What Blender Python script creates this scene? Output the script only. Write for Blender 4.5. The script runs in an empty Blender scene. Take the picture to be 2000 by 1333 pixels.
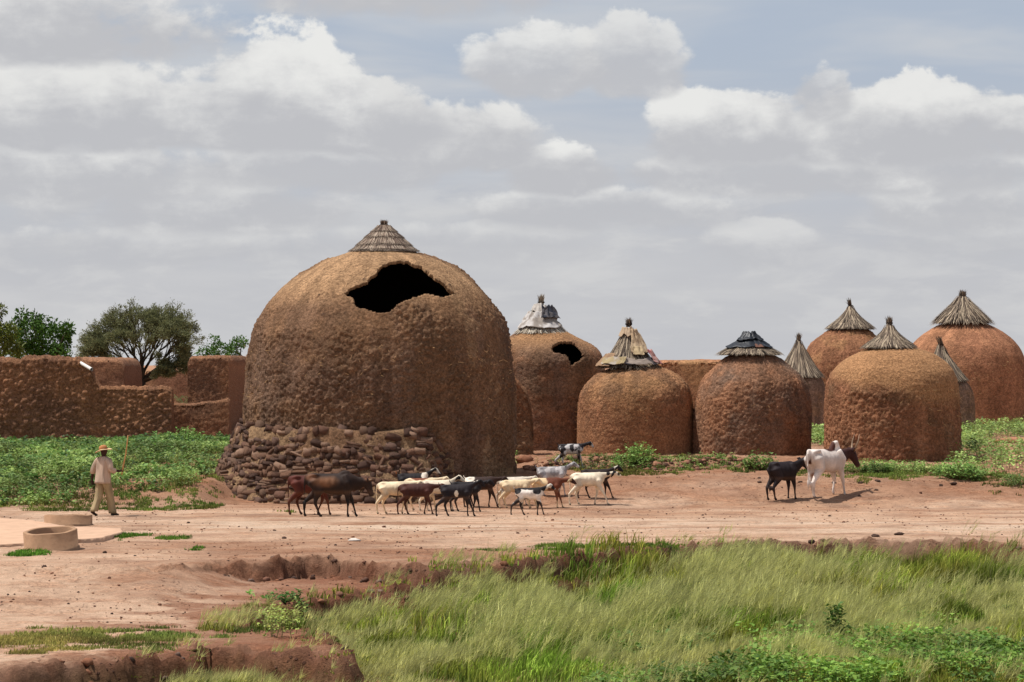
import bpy, math, random
import numpy as np
from mathutils import Vector, Matrix

random.seed(7)
RNG = np.random.default_rng(7)
SC = bpy.context.scene
COL = SC.collection
rad = math.radians

# ------------------------------------------------------------------ camera
F = 100.0 / 36.0 * 2000.0          # focal length in photograph pixels
HC, YH = 3.7, 712.0                # eye height above the plain, horizon row
cam_d = bpy.data.cameras.new('camera')
cam = bpy.data.objects.new('camera', cam_d)
COL.objects.link(cam)
cam.location = (0, 0, HC)
cam.rotation_euler = (rad(90), 0, 0)
cam_d.lens = 100.0
cam_d.sensor_width = 36.0
cam_d.shift_y = (YH - 666.5) / 2000.0
cam_d.clip_start = 0.5
cam_d.clip_end = 9000
SC.camera = cam

# ------------------------------------------------------------------ light
SUN_TO = Vector((-0.38, 0.035, 0.92)).normalized()     # towards the sun
sun_d = bpy.data.lights.new('sun', 'SUN')
sun_d.energy = 4.7
sun_d.angle = rad(0.53)
sun_d.color = (1.0, 0.97, 0.93)
sun = bpy.data.objects.new('sun', sun_d)
COL.objects.link(sun)
sun.location = (-30, 60, 60)
sun.rotation_euler = (-SUN_TO).to_track_quat('-Z', 'Y').to_euler()
SC.view_settings.view_transform = 'Standard'
SC.view_settings.look = 'None'
SC.view_settings.gamma = 1.0
SC.view_settings.exposure = 0.0
SC.view_settings.use_curve_mapping = False
SC.cycles.max_bounces = 5
SC.cycles.diffuse_bounces = 3
SC.cycles.transmission_bounces = 3


# ------------------------------------------------------------------ node helpers
class NT:
    """small expression builder over a node tree"""
    def __init__(self, nt):
        self.nt = nt

    def node(self, t, **kw):
        n = self.nt.nodes.new(t)
        for k, v in kw.items():
            setattr(n, k, v)
        return n

    def put(self, sock, v):
        if isinstance(v, E):
            self.nt.links.new(v.s, sock)
        elif v is not None:
            sock.default_value = v

    def math(self, op, a, b=None, c=None, clamp=False):
        n = self.node('ShaderNodeMath', operation=op, use_clamp=clamp)
        for i, v in enumerate((a, b, c)):
            if v is not None:
                self.put(n.inputs[i], v)
        return E(self, n.outputs[0])

    def ss(self, lo, hi, x):
        n = self.node('ShaderNodeMapRange', interpolation_type='SMOOTHSTEP')
        self.put(n.inputs['Value'], x)
        self.put(n.inputs['From Min'], lo)
        self.put(n.inputs['From Max'], hi)
        return E(self, n.outputs['Result'])

    def mix(self, f, a, b, blend='MIX'):
        n = self.node('ShaderNodeMix', data_type='RGBA', blend_type=blend)
        self.put(n.inputs[0], f)
        self.put(n.inputs[6], a if isinstance(a, E) else c4(a))
        self.put(n.inputs[7], b if isinstance(b, E) else c4(b))
        return E(self, n.outputs[2])

    def xyz(self, x, y, z):
        n = self.node('ShaderNodeCombineXYZ')
        for i, v in enumerate((x, y, z)):
            self.put(n.inputs[i], v)
        return E(self, n.outputs[0])

    def noise(self, vec, scale, detail=4.0, rough=0.55, dist=0.0, color=False):
        n = self.node('ShaderNodeTexNoise')
        self.put(n.inputs['Vector'], vec)
        n.inputs['Scale'].default_value = scale
        n.inputs['Detail'].default_value = detail
        n.inputs['Roughness'].default_value = rough
        n.inputs['Distortion'].default_value = dist
        return E(self, n.outputs['Color' if color else 'Fac'])

    def voro(self, vec, scale, feature='F1', out='Distance', rnd=1.0):
        n = self.node('ShaderNodeTexVoronoi', feature=feature)
        self.put(n.inputs['Vector'], vec)
        n.inputs['Scale'].default_value = scale
        n.inputs['Randomness'].default_value = rnd
        return E(self, n.outputs[out])

    def mapping(self, vec, scale=(1, 1, 1), loc=(0, 0, 0)):
        n = self.node('ShaderNodeMapping')
        self.put(n.inputs['Vector'], vec)
        n.inputs['Scale'].default_value = scale
        n.inputs['Location'].default_value = loc
        return E(self, n.outputs[0])


class E:
    def __init__(self, t, s):
        self.t, self.s = t, s
    def __add__(self, o): return self.t.math('ADD', self, o)
    def __radd__(self, o): return self.t.math('ADD', o, self)
    def __sub__(self, o): return self.t.math('SUBTRACT', self, o)
    def __rsub__(self, o): return self.t.math('SUBTRACT', o, self)
    def __mul__(self, o): return self.t.math('MULTIPLY', self, o)
    def __rmul__(self, o): return self.t.math('MULTIPLY', o, self)
    def __truediv__(self, o): return self.t.math('DIVIDE', self, o)


def c4(c):
    return (c[0], c[1], c[2], 1.0)


def srgb(r, g, b):
    def f(v):
        v /= 255.0
        return v / 12.92 if v <= 0.04045 else ((v + 0.055) / 1.055) ** 2.4
    return (f(r), f(g), f(b))


# ------------------------------------------------------------------ sky
def build_world():
    w = bpy.data.worlds.new('World')
    SC.world = w
    w.use_nodes = True
    nt = w.node_tree
    nt.nodes.clear()
    t = NT(nt)
    out = t.node('ShaderNodeOutputWorld')
    bg = t.node('ShaderNodeBackground')
    bg.inputs['Strength'].default_value = 0.1
    nt.links.new(bg.outputs[0], out.inputs[0])
    sky = t.node('ShaderNodeTexSky', sky_type='NISHITA')
    sky.sun_disc = False
    sky.sun_elevation = math.asin(SUN_TO.z)
    sky.sun_rotation = math.atan2(SUN_TO.x, SUN_TO.y)
    sky.altitude = 250
    sky.air_density = 1.0
    sky.dust_density = 2.0
    sky.ozone_density = 1.0
    tc = t.node('ShaderNodeTexCoord')
    d = E(t, tc.outputs['Generated'])
    sp = t.node('ShaderNodeSeparateXYZ')
    nt.links.new(d.s, sp.inputs[0])
    x, y, z = (E(t, sp.outputs[i]) for i in range(3))
    u = t.math('ARCTAN2', x, y) * 5.556
    v = t.math('ARCSINE', z) * 5.556
    K = 10.0                                   # background strength is 0.1
    WHITE = tuple(K * q for q in srgb(233, 233, 231))
    PALE = tuple(K * q for q in srgb(211, 211, 211))
    GREY = tuple(K * q for q in srgb(191, 192, 196))
    BLUE = tuple(K * q for q in srgb(177, 188, 204))
    HAZE = tuple(K * q for q in srgb(196, 196, 199))
    # clear air: the sky model, milky with dust towards the horizon
    milk = t.math('SUBTRACT', 1.0, t.ss(0.75, 4.5, v))
    air = t.mix(milk * 0.92, E(t, sky.outputs['Color']), BLUE)
    low = t.math('SUBTRACT', 1.0, t.ss(0.12, 0.66, v))
    air = t.mix(low * 0.9, air, HAZE)
    # thin streaks of cloud everywhere
    st = t.noise(t.xyz(u * 1.1, v * 7.0, 0.0), 1.0, 4.0, 0.55, 0.4)
    air = t.mix(t.ss(0.40, 0.68, st) * 0.6, air, PALE)
    # broken cloud all over the dome above the picture
    dz = t.math('MAXIMUM', z, 0.05)
    cn = t.noise(t.xyz(x / dz, y / dz, 0.0), 0.9, 5.0, 0.56, 0.2)
    up = t.ss(0.75, 1.6, v)
    air = t.mix(t.ss(0.53, 0.68, cn) * up * 0.8, air, tuple(0.93 * q for q in PALE))
    # banks of cumulus low over the plain: wobbling edges shared by all
    uv = t.xyz(u, v * 1.35, 0.0)
    n1 = t.noise(uv, 4.6, 8.0, 0.60, 0.25)
    n2 = t.noise(t.mapping(uv, loc=(3.1, 7.7, 0)), 12.0, 7.0, 0.62, 0.15)
    n3 = t.noise(t.mapping(t.xyz(u, v * 3.2, 0.0), loc=(1.3, 2.7, 0)), 5.0, 6.0, 0.6, 0.3)
    bil = t.voro(t.mix(0.10, t.xyz(u, v * 1.2, 0.0), t.noise(uv, 6.0, 5.0, color=True)), 8.0, 'SMOOTH_F1')
    wob = (n1 - 0.5) * 2.6 + (n2 - 0.5) * 1.1 + (0.42 - bil) * 0.5
    shade = (n1 - 0.5) * 1.5 + (n2 - 0.5) * 0.9 + (n3 - 0.5) * 0.9 + (0.4 - bil) * 0.5
    col = air

    def bank(x0, base, hw, h, bright=1.0, op=1.0, soft=0.36, wb=0.85):
        nonlocal col
        u0, vb = (x0 - 1000) / 1000.0, (712 - base) / 1000.0
        hw, h = hw / 1000.0, h / 1000.0
        du = (u - u0) / hw
        dv = v - vb
        dn = t.math('MINIMUM', dv, 0.0) / 0.05
        upv = t.math('MAXIMUM', dv, 0.0) / h
        q = 1.0 - du * du - upv * upv - dn * dn + wob * wb
        edge = t.math('MULTIPLY_ADD', t.math('MINIMUM', t.math('MAXIMUM', upv, 0.0), 1.0), -1.0 * soft, soft * 1.35)
        a = t.ss(0.0, edge + 0.10, q) * op
        lit = t.ss(-0.05, 0.95, upv + shade)
        c = t.mix(lit, GREY, t.mix(bright, PALE, WHITE))
        col = t.mix(a, col, c)

    # a continuous lavender grey deck low down, broken into streaks
    deck = t.ss(0.36, 0.60, n3 + (n1 - 0.5) * 0.5) * t.ss(0.50, 0.30, v) * t.ss(1.25, 1.0, t.math('ABSOLUTE', u))
    col = t.mix(deck * 0.5, col, t.mix(t.ss(0.40, 0.66, n3), GREY, PALE))
    for a in [(250, 490, 420, 50), (900, 480, 380, 50), (1500, 490, 160, 60), (1880, 480, 200, 70)]:
        bank(*a, bright=0.5, op=0.6, soft=0.6)
    for a in [(400, 418, 360, 88), (1180, 415, 300, 55), (1850, 420, 190, 90)]:
        bank(*a, bright=0.8, op=0.85, soft=0.45)
    for a in [(140, 362, 340, 108), (1510, 345, 330, 62), (1850, 345, 220, 70), (640, 338, 280, 86)]:
        bank(*a, bright=0.95, op=0.9, soft=0.4)
    bank(1095, 345, 125, 70, 1.0, soft=0.3)
    bank(900, 298, 180, 115, 0.75)
    bank(1460, 288, 225, 132, 0.95)
    bank(1790, 290, 290, 148, 0.9)
    bank(1600, 200, 75, 95, 1.0, 0.8, wb=1.1)
    bank(180, 262, 370, 155, 0.8)
    bank(700, 262, 200, 110, 0.5)
    bank(545, 262, 200, 212, 1.0, soft=0.3)
    bank(1055, 152, 165, 118, 0.95, 0.9)
    bank(1225, 150, 130, 130, 0.7, 0.85)
    bank(90, 95, 430, 150, 0.95, soft=0.5)
    bank(800, 0, 380, 60, 0.5, soft=0.6)
    # the banks are worked out only for the part of the dome they stand in
    nt.links.new(air.s, bg.inputs['Color'])
    bg2 = t.node('ShaderNodeBackground')
    bg2.inputs['Strength'].default_value = 0.1
    nt.links.new(col.s, bg2.inputs['Color'])
    ins = t.math('LESS_THAN', t.math('ABSOLUTE', u), 1.5) * t.math('LESS_THAN', t.math('ABSOLUTE', v - 0.5), 0.55)
    ms = t.node('ShaderNodeMixShader')
    t.put(ms.inputs[0], ins)
    nt.links.new(bg.outputs[0], ms.inputs[1])
    nt.links.new(bg2.outputs[0], ms.inputs[2])
    nt.links.new(ms.outputs[0], out.inputs[0])
    w.cycles.sampling_method = 'MANUAL'
    w.cycles.sample_map_resolution = 256


build_world()


# ------------------------------------------------------------------ numpy noise
def _hash(ix, iy, iz, seed):
    h = (ix.astype(np.int64) * 374761393 + iy.astype(np.int64) * 668265263 + iz.astype(np.int64) * 1274126177 + seed * 974711) & 0xFFFFFFFF
    h = ((h ^ (h >> 13)) * 1103515245) & 0xFFFFFFFF
    h = ((h ^ (h >> 16)) * 668265261) & 0xFFFFFFFF
    return ((h ^ (h >> 15)) & 0xFFFFFF) / float(0x1000000)


def vnoise(p, seed=0):
    i = np.floor(p).astype(np.int64)
    f = p - i
    f = f * f * (3 - 2 * f)
    r = np.zeros(len(p))
    for dx in (0, 1):
        wx = f[:, 0] if dx else 1 - f[:, 0]
        for dy in (0, 1):
            wy = f[:, 1] if dy else 1 - f[:, 1]
            for dz in (0, 1):
                wz = f[:, 2] if dz else 1 - f[:, 2]
                r += wx * wy * wz * _hash(i[:, 0] + dx, i[:, 1] + dy, i[:, 2] + dz, seed)
    return r


def fbm(p, octv=4, seed=0, gain=0.5):
    p = np.asarray(p, float)
    s = np.zeros(len(p)); a = 1.0; n = 0.0
    for o in range(octv):
        s += a * vnoise(p * (2.03 ** o) + 17.3 * o, seed + o)
        n += a; a *= gain
    return s / n


def worley(p, seed=0):
    """F1, F2 and a random value of the nearest cell"""
    i = np.floor(p).astype(np.int64)
    f1 = np.full(len(p), 9.0); f2 = np.full(len(p), 9.0); rid = np.zeros(len(p))
    for dx in (-1, 0, 1):
        for dy in (-1, 0, 1):
            for dz in (-1, 0, 1):
                c = i + np.array((dx, dy, dz))
                q = np.stack([_hash(c[:, 0], c[:, 1], c[:, 2], seed + k) for k in (1, 2, 3)], 1) * 0.9 + 0.05 + c
                d = np.sqrt(((q - p) ** 2).sum(1))
                r = _hash(c[:, 0], c[:, 1], c[:, 2], seed + 4)
                near = d < f1
                f2 = np.where(near, f1, np.minimum(f2, d))
                rid = np.where(near, r, rid)
                f1 = np.where(near, d, f1)
    return f1, f2, rid


def cst(n, k=3.0):
    return np.clip((n - 0.5) * k + 0.5, 0, 1)


def sstep(a, b, x):
    t = np.clip((np.asarray(x, float) - a) / (b - a), 0, 1)
    return t * t * (3 - 2 * t)


# ------------------------------------------------------------------ mesh helpers
def mesh_np(name, V, faces, mat, parent=None, cols=None, smooth=False, loc=None):
    """V (n,3); faces list of (m,k) arrays; cols (n,3) linear colours"""
    me = bpy.data.meshes.new(name)
    V = np.ascontiguousarray(V, dtype=np.float32)
    faces = [np.asarray(f, dtype=np.int32) for f in faces if len(f)]
    me.vertices.add(len(V))
    me.vertices.foreach_set('co', V.ravel())
    idx = np.concatenate([f.ravel() for f in faces])
    tot = np.concatenate([np.full(len(f), f.shape[1], np.int32) for f in faces])
    st = np.concatenate([[0], np.cumsum(tot)[:-1]]).astype(np.int32)
    me.loops.add(len(idx))
    me.loops.foreach_set('vertex_index', idx)
    me.polygons.add(len(tot))
    me.polygons.foreach_set('loop_start', st)
    me.update(calc_edges=True)
    if smooth:
        me.polygons.foreach_set('use_smooth', np.ones(len(tot), bool))
    if cols is not None:
        a = me.color_attributes.new('Col', 'FLOAT_COLOR', 'POINT')
        c = np.ones((len(V), 4), np.float32)
        c[:, :3] = cols
        a.data.foreach_set('color', c.ravel())
    if mat is not None:
        me.materials.append(mat)
    return link(name, me, parent, loc)


def link(name, me, parent=None, loc=None):
    o = bpy.data.objects.new(name, me)
    COL.objects.link(o)
    if parent is not None:
        o.parent = parent
    if loc is not None:
        o.location = loc
    return o


def tag(o, label=None, cat=None, group=None, kind=None):
    if label: o['label'] = label
    if cat: o['category'] = cat
    if group: o['group'] = group
    if kind: o['kind'] = kind
    return o


def thing(name, label, cat, loc, rz=0.0, group=None):
    o = bpy.data.objects.new(name, None)
    COL.objects.link(o)
    o.empty_display_size = 0.2
    o.location = loc
    o.rotation_euler = (0, 0, rz)
    return tag(o, label, cat, group)


def grid_faces(nu, nv, wrap_u=False):
    """quads of a grid stored as index = iv*nu + iu"""
    iu = np.arange(nu if wrap_u else nu - 1)
    iv = np.arange(nv - 1)
    a, b = np.meshgrid(iu, iv)
    a = a.ravel(); b = b.ravel()
    a2 = (a + 1) % nu
    return np.stack([b * nu + a, b * nu + a2, (b + 1) * nu + a2, (b + 1) * nu + a], 1)


def tube(pts, rad_, n=8, caps=True):
    """loft along pts; rad_ scalars or (side, up) pairs. returns V, [faces]"""
    pts = [Vector(p) for p in pts]
    V = []
    m = len(pts)
    prev = None
    for i, p in enumerate(pts):
        tg = (pts[min(i + 1, m - 1)] - pts[max(i - 1, 0)])
        if tg.length < 1e-9: tg = Vector((0, 0, 1))
        tg.normalize()
        ref = prev if prev is not None else (Vector((0, 1, 0)) if abs(tg.y) < 0.9 else Vector((1, 0, 0)))
        s = (ref - tg * ref.dot(tg)).normalized()
        prev = s
        upv = tg.cross(s).normalized()
        r = rad_[i]
        ra, rb = (r, r) if not isinstance(r, (tuple, list)) else r
        for k in range(n):
            a = 2 * math.pi * k / n
            V.append(p + s * (ra * math.cos(a)) + upv * (rb * math.sin(a)))
    V = np.array([tuple(v) for v in V])
    Fq = grid_faces(n, m, True)
    fs = [Fq]
    if caps:
        fs.append(np.array([list(range(n))[::-1]]))
        fs.append(np.array([[(m - 1) * n + k for k in range(n)]]))
    return V, fs


class Bag:
    """collects pieces into one mesh"""
    def __init__(self):
        self.V = []; self.F = {}; self.C = []; self.n = 0
    def add(self, V, faces, col=None):
        V = np.asarray(V, float)
        for f in faces:
            f = np.asarray(f)
            if len(f): self.F.setdefault(f.shape[1], []).append(f + self.n)
        self.V.append(V)
        if col is not None:
            c = np.asarray(col, float)
            self.C.append(np.broadcast_to(c, (len(V), 3)))
        self.n += len(V)
    def build(self, name, mat, parent=None, smooth=False, loc=None):
        return mesh_np(name, np.concatenate(self.V), [np.concatenate(v) for v in self.F.values()], mat, parent,
                       np.concatenate(self.C) if self.C else None, smooth, loc)


def strips(P0, P1, P2, W, C0, C1=None):
    """bent blades: three centre points each (n,3), half-width vectors W (n,3): 4 tris a blade"""
    n = len(P0)
    V = np.empty((n, 5, 3)); V[:, 0] = P0 - W; V[:, 1] = P0 + W
    V[:, 2] = P1 - W * 0.8; V[:, 3] = P1 + W * 0.8; V[:, 4] = P2
    b = np.arange(n)[:, None] * 5
    q = b + np.array([[0, 1, 3, 2]])
    tr = b + np.array([[2, 3, 4]])
    C = np.repeat(np.asarray(C0)[:, None], 5, 1)
    if C1 is not None:
        C = C.copy(); C[:, 4] = C1; C[:, 2:4] = 0.5 * (C0 + C1)[:, None]
    return V.reshape(-1, 3), [q, tr], C.reshape(-1, 3)


# ------------------------------------------------------------------ materials
def mat_base(name):
    m = bpy.data.materials.new(name)
    m.use_nodes = True
    nt = m.node_tree
    b = nt.nodes['Principled BSDF']
    b.inputs['Roughness'].default_value = 0.9
    b.inputs['Specular IOR Level'].default_value = 0.2
    return m, NT(nt), b


def attr_col(t):
    n = t.node('ShaderNodeVertexColor', layer_name='Col')
    return E(t, n.outputs['Color'])


def bump(t, b, h, strength, dist):
    n = t.node('ShaderNodeBump')
    n.inputs['Strength'].default_value = strength
    n.inputs['Distance'].default_value = dist
    t.put(n.inputs['Height'], h)
    t.nt.links.new(n.outputs[0], b.inputs['Normal'])


def objco(t):
    return E(t, t.node('ShaderNodeTexCoord').outputs['Object'])


def mat_mud(name, clod=9.0, bumpd=0.05, streak=0.0):
    m, t, b = mat_base(name)
    co = objco(t)
    c = attr_col(t)
    n1 = t.noise(co, 1.3, 5.0, 0.6)
    n2 = t.noise(co, 15.0, 5.0, 0.75, 0.4)
    v = t.math('MULTIPLY_ADD', n1, 0.5, 0.74)
    v = v * t.math('MULTIPLY_ADD', t.ss(0.36, 0.62, n2), 0.66, 0.66)
    n3 = t.noise(co, 52.0, 3.0, 0.8)
    v = v * t.math('MULTIPLY_ADD', t.ss(0.34, 0.66, n3), 0.5, 0.78)
    c = t.mix(1.0, c, t.xyz(v, v, v), 'MULTIPLY')
    t.put(b.inputs['Base Color'], c)
    warp = t.mix(0.12, co, t.noise(co, 3.0, 3.0, color=True))
    vo = t.voro(warp, clod)
    h = t.math('SUBTRACT', 1.0, vo) * 0.4 + n2 * 1.3 + n3 * 0.5
    if streak:
        h = h + t.noise(t.mapping(co, (3, 3, 25)), 1.0, 3.0) * streak
    bump(t, b, h, 1.0, bumpd * 1.5)
    b.inputs['Roughness'].default_value = 0.97
    b.inputs['Specular IOR Level'].default_value = 0.08
    return m


def mat_attr(name, rough=0.9, spec=0.2, transl=0.0, nscale=0.0, namp=0.3, bmp=0.0):
    m, t, b = mat_base(name)
    c = attr_col(t)
    if nscale:
        n = t.noise(objco(t), nscale, 4.0, 0.65)
        f = t.math('MULTIPLY_ADD', n, 2 * namp, 1 - namp)
        c = t.mix(1.0, c, t.xyz(f, f, f), 'MULTIPLY')
        if bmp: bump(t, b, n, 0.8, bmp)
    t.put(b.inputs['Base Color'], c)
    b.inputs['Roughness'].default_value = rough
    b.inputs['Specular IOR Level'].default_value = spec
    if transl:
        tr = t.node('ShaderNodeBsdfTranslucent')
        t.put(tr.inputs['Color'], c)
        mx = t.node('ShaderNodeMixShader')
        mx.inputs[0].default_value = transl
        t.nt.links.new(b.outputs[0], mx.inputs[1])
        t.nt.links.new(tr.outputs[0], mx.inputs[2])
        t.nt.links.new(mx.outputs[0], t.nt.nodes['Material Output'].inputs[0])
    return m


def mat_plain(name, col, rough=0.9, spec=0.2, nscale=12.0, namp=0.25, bmp=0.004):
    m, t, b = mat_base(name)
    n = t.noise(objco(t), nscale, 5.0, 0.65)
    f = t.math('MULTIPLY_ADD', n, 2 * namp, 1 - namp)
    t.put(b.inputs['Base Color'], t.mix(1.0, c4(col) and t.mix(0.0, col, col), t.xyz(f, f, f), 'MULTIPLY'))
    b.inputs['Roughness'].default_value = rough
    b.inputs['Specular IOR Level'].default_value = spec
    if bmp: bump(t, b, n, 0.8, bmp)
    return m


M = {}
M['mud'] = mat_mud('mud_plaster', 15.0, 0.035)
M['mud_smooth'] = mat_mud('smooth_mud_plaster', 22.0, 0.015, 0.4)
M['mud_rough'] = mat_mud('rough_mud', 11.0, 0.05)
M['stone'] = mat_attr('laterite_stone', 0.95, 0.08, 0, 22.0, 0.55, 0.05)
M['straw'] = mat_attr('straw', 0.85, 0.15)
M['grass'] = mat_attr('grass_blade', 0.7, 0.15, 0.35)
M['leaf'] = mat_attr('leaf', 0.6, 0.25, 0.3)
M['bark'] = mat_attr('bark', 0.95, 0.1, 0, 20, 0.3, 0.01)
M['hair'] = mat_attr('animal_hair', 0.7, 0.2, 0, 26, 0.2, 0.006)
M['cloth'] = mat_attr('cloth', 0.95, 0.05, 0.0, 30, 0.12, 0.004)
M['plastic'] = mat_plain('plastic_sheet', (0.012, 0.014, 0.018), 0.45, 0.4, 6, 0.3, 0.02)
M['concrete'] = mat_plain('concrete', srgb(164, 130, 102), 0.95, 0.1, 4.5, 0.42, 0.02)
M['cord'] = mat_plain('dark_cord', (0.03, 0.022, 0.016), 0.95, 0.1)
M['pvc'] = mat_plain('white_pipe', (0.72, 0.68, 0.62), 0.5, 0.3, 5, 0.12, 0)
M['rubble'] = mat_attr('laterite_rubble', 0.97, 0.08, 0, 14, 0.4, 0.02)
M['horn'] = mat_plain('horn', srgb(150, 125, 100), 0.6, 0.3, 10, 0.3, 0)
M['hole_shade'] = mat_plain('painted_hole_shade', (0.035, 0.028, 0.022), 0.98, 0.03, 5, 0.2, 0)  # shade of the granary interiors put into a near-black colour


# ------------------------------------------------------------------ terrain
def flat_xy(pts, z):
    """photo pixels on a level of height z -> world X, Y"""
    o = []
    for px, py in pts:
        Y = (HC - z) * F / (py - YH)
        o.append(((px - 1000) * Y / F, Y))
    return np.array(o)


EDGE_A = flat_xy([(-300, 1118), (330, 1112), (430, 1100), (520, 1098), (600, 1090), (660, 1092), (720, 1100), (800, 1106), (900, 1109),
                  (980, 1104), (1050, 1098), (1200, 1088), (1330, 1076), (1420, 1073), (1500, 1068), (1700, 1062),
                  (1850, 1062), (1930, 1068), (1990, 1086), (2150, 1096), (2700, 1096)], 0.0)
POLY_B = flat_xy([(2900, 1112), (2010, 1106), (1930, 1090), (1850, 1082), (1700, 1081), (1500, 1086), (1350, 1095), (1200, 1108), (980, 1132), (760, 1146),
                  (690, 1150), (800, 1166), (760, 1152), (700, 1154), (600, 1164), (520, 1184), (492, 1193), (470, 1212), (450, 1222),
                  (520, 1222), (560, 1206), (600, 1206), (640, 1226), (672, 1260), (682, 1282), (600, 1272),
                  (500, 1262), (400, 1258), (370, 1264), (300, 1272), (200, 1282), (100, 1292), (0, 1304),
                  (-300, 1330), (-500, 1330), (-700, 1900), (3500, 1900)], -0.3)


def poly_sd(P, X, Y):
    """signed distance to a polygon, positive inside"""
    d = np.full(X.shape, 1e9); ins = np.zeros(X.shape, bool)
    n = len(P)
    for i in range(n):
        ax, ay = P[i]; bx, by = P[(i + 1) % n]
        ex, ey = bx - ax, by - ay
        t = np.clip(((X - ax) * ex + (Y - ay) * ey) / (ex * ex + ey * ey + 1e-12), 0, 1)
        d = np.minimum(d, (X - ax - t * ex) ** 2 + (Y - ay - t * ey) ** 2)
        c = ((ay > Y) != (by > Y))
        with np.errstate(divide='ignore', invalid='ignore'):
            c &= X < (bx - ax) * (Y - ay) / (by - ay + 1e-15) + ax
        ins ^= c
    d = np.sqrt(d)
    return np.where(ins, d, -d)


def z_smooth(X, Y):
    X = np.asarray(X, float); Y = np.asarray(Y, float)
    r0 = 75.6 - 2.6 * sstep(-2.9, -0.9, X)
    left = sstep(-7.2, -8.4, X)
    r0 = r0 - 3.0 * left
    z = 0.60 * sstep(r0, r0 + 5.0, Y) + 0.35 * sstep(78, 92, Y)
    # low broken bank in front of the middle granaries
    bank = sstep(0.2, 1.2, X) * (1 - sstep(6.2, 7.4, X))
    z = z + bank * 0.22 * (sstep(82.3, 82.9, Y + 0.5 * np.sin(X * 1.7)) - sstep(84, 88, Y))
    # green hump by the low wall
    z = z + 0.22 * np.exp(-((X + 11.2) / 1.7) ** 2 - ((Y - 96) / 3.5) ** 2)
    return z


def cuts(X, Y):
    """(terrace mask, bed mask, distance into bed, distance past ledge)"""
    p = np.stack([X, Y, np.zeros_like(X)], 1)
    w = (fbm(p * 1.1, 4, 31) - 0.5) * 1.4 + (fbm(p * 5.0, 4, 35) - 0.5) * 0.9
    sa = np.interp(X, EDGE_A[:, 0], EDGE_A[:, 1]) - Y + w * 0.6
    soft = sstep(-6.2, -4.6, X)
    ma = sstep(0.0, 0.20, sa) * soft + sstep(0.0, 5.0, sa) * (1 - soft)
    sb = poly_sd(POLY_B, X, Y) + w * 0.35
    mb = sstep(0.0, 0.20, sb)
    return ma, mb, sb, sa


def z_ground(X, Y):
    X = np.asarray(X, float); Y = np.asarray(Y, float)
    z = z_smooth(X, Y)
    near = Y < 63
    p = np.stack([X, Y, np.zeros_like(X)], 1)
    z = z + (fbm(p * 0.35, 3, 5) - 0.5) * 0.06 + (fbm(p * 2.3, 4, 9) - 0.5) * 0.045
    # trodden and rubbly upper slope
    rough = sstep(74, 77, Y) * (1 - sstep(92, 100, Y))
    z = z + rough * (fbm(p * 3.6, 4, 12) - 0.5) * 0.13
    if near.any():
        xs, ys = X[near], Y[near]
        ma, mb, sb, sa = cuts(xs, ys)
        pn = p[near]
        lip = np.exp(-(sb / 0.45) ** 2) + np.exp(-(sa / 0.5) ** 2)
        f1, f2, rid = worley(pn * 4.2 + (fbm(pn * 3, 2, 78)[:, None] - 0.5), 77)
        z[near] += -(0.36 - 0.22 * sstep(1.5, 4.0, xs)) * ma - 0.45 * mb + np.clip(lip, 0, 1) * ((f2 - f1) * 0.15 - 0.05 + (rid - 0.5) * 0.06 + (fbm(pn * 9, 3, 44) - 0.5) * 0.20 + (fbm(pn * 3.3, 3, 47) - 0.5) * 0.22) + mb * (fbm(pn * 0.8, 3, 41) - 0.5) * 0.25
    return z


def zg(x, y):
    return float(z_ground(np.array([x]), np.array([y]))[0])


def hit(px, py, y0=36.0, y1=140.0):
    """where the ray through a photo pixel meets the smooth ground"""
    Y = np.linspace(y0, y1, 20000)
    X = (px - 1000) * Y / F
    ray = HC - (py - YH) * Y / F
    d = ray - z_smooth(X, Y)
    k = int(np.argmax(d < 0))
    return X[k], Y[k]


def hit_g(px, py, y0=37.0, y1=100.0):
    """the same against the real, cut ground"""
    Y = np.linspace(y0, y1, 1500)
    X = (px - 1000) * Y / F
    d = HC - (py - YH) * Y / F - z_ground(X, Y)
    k = int(np.argmax(d < 0))
    return X[k], Y[k]


def at(px, py, Y):
    return Vector(((px - 1000) * Y / F, Y, HC - (py - YH) * Y / F))


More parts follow.
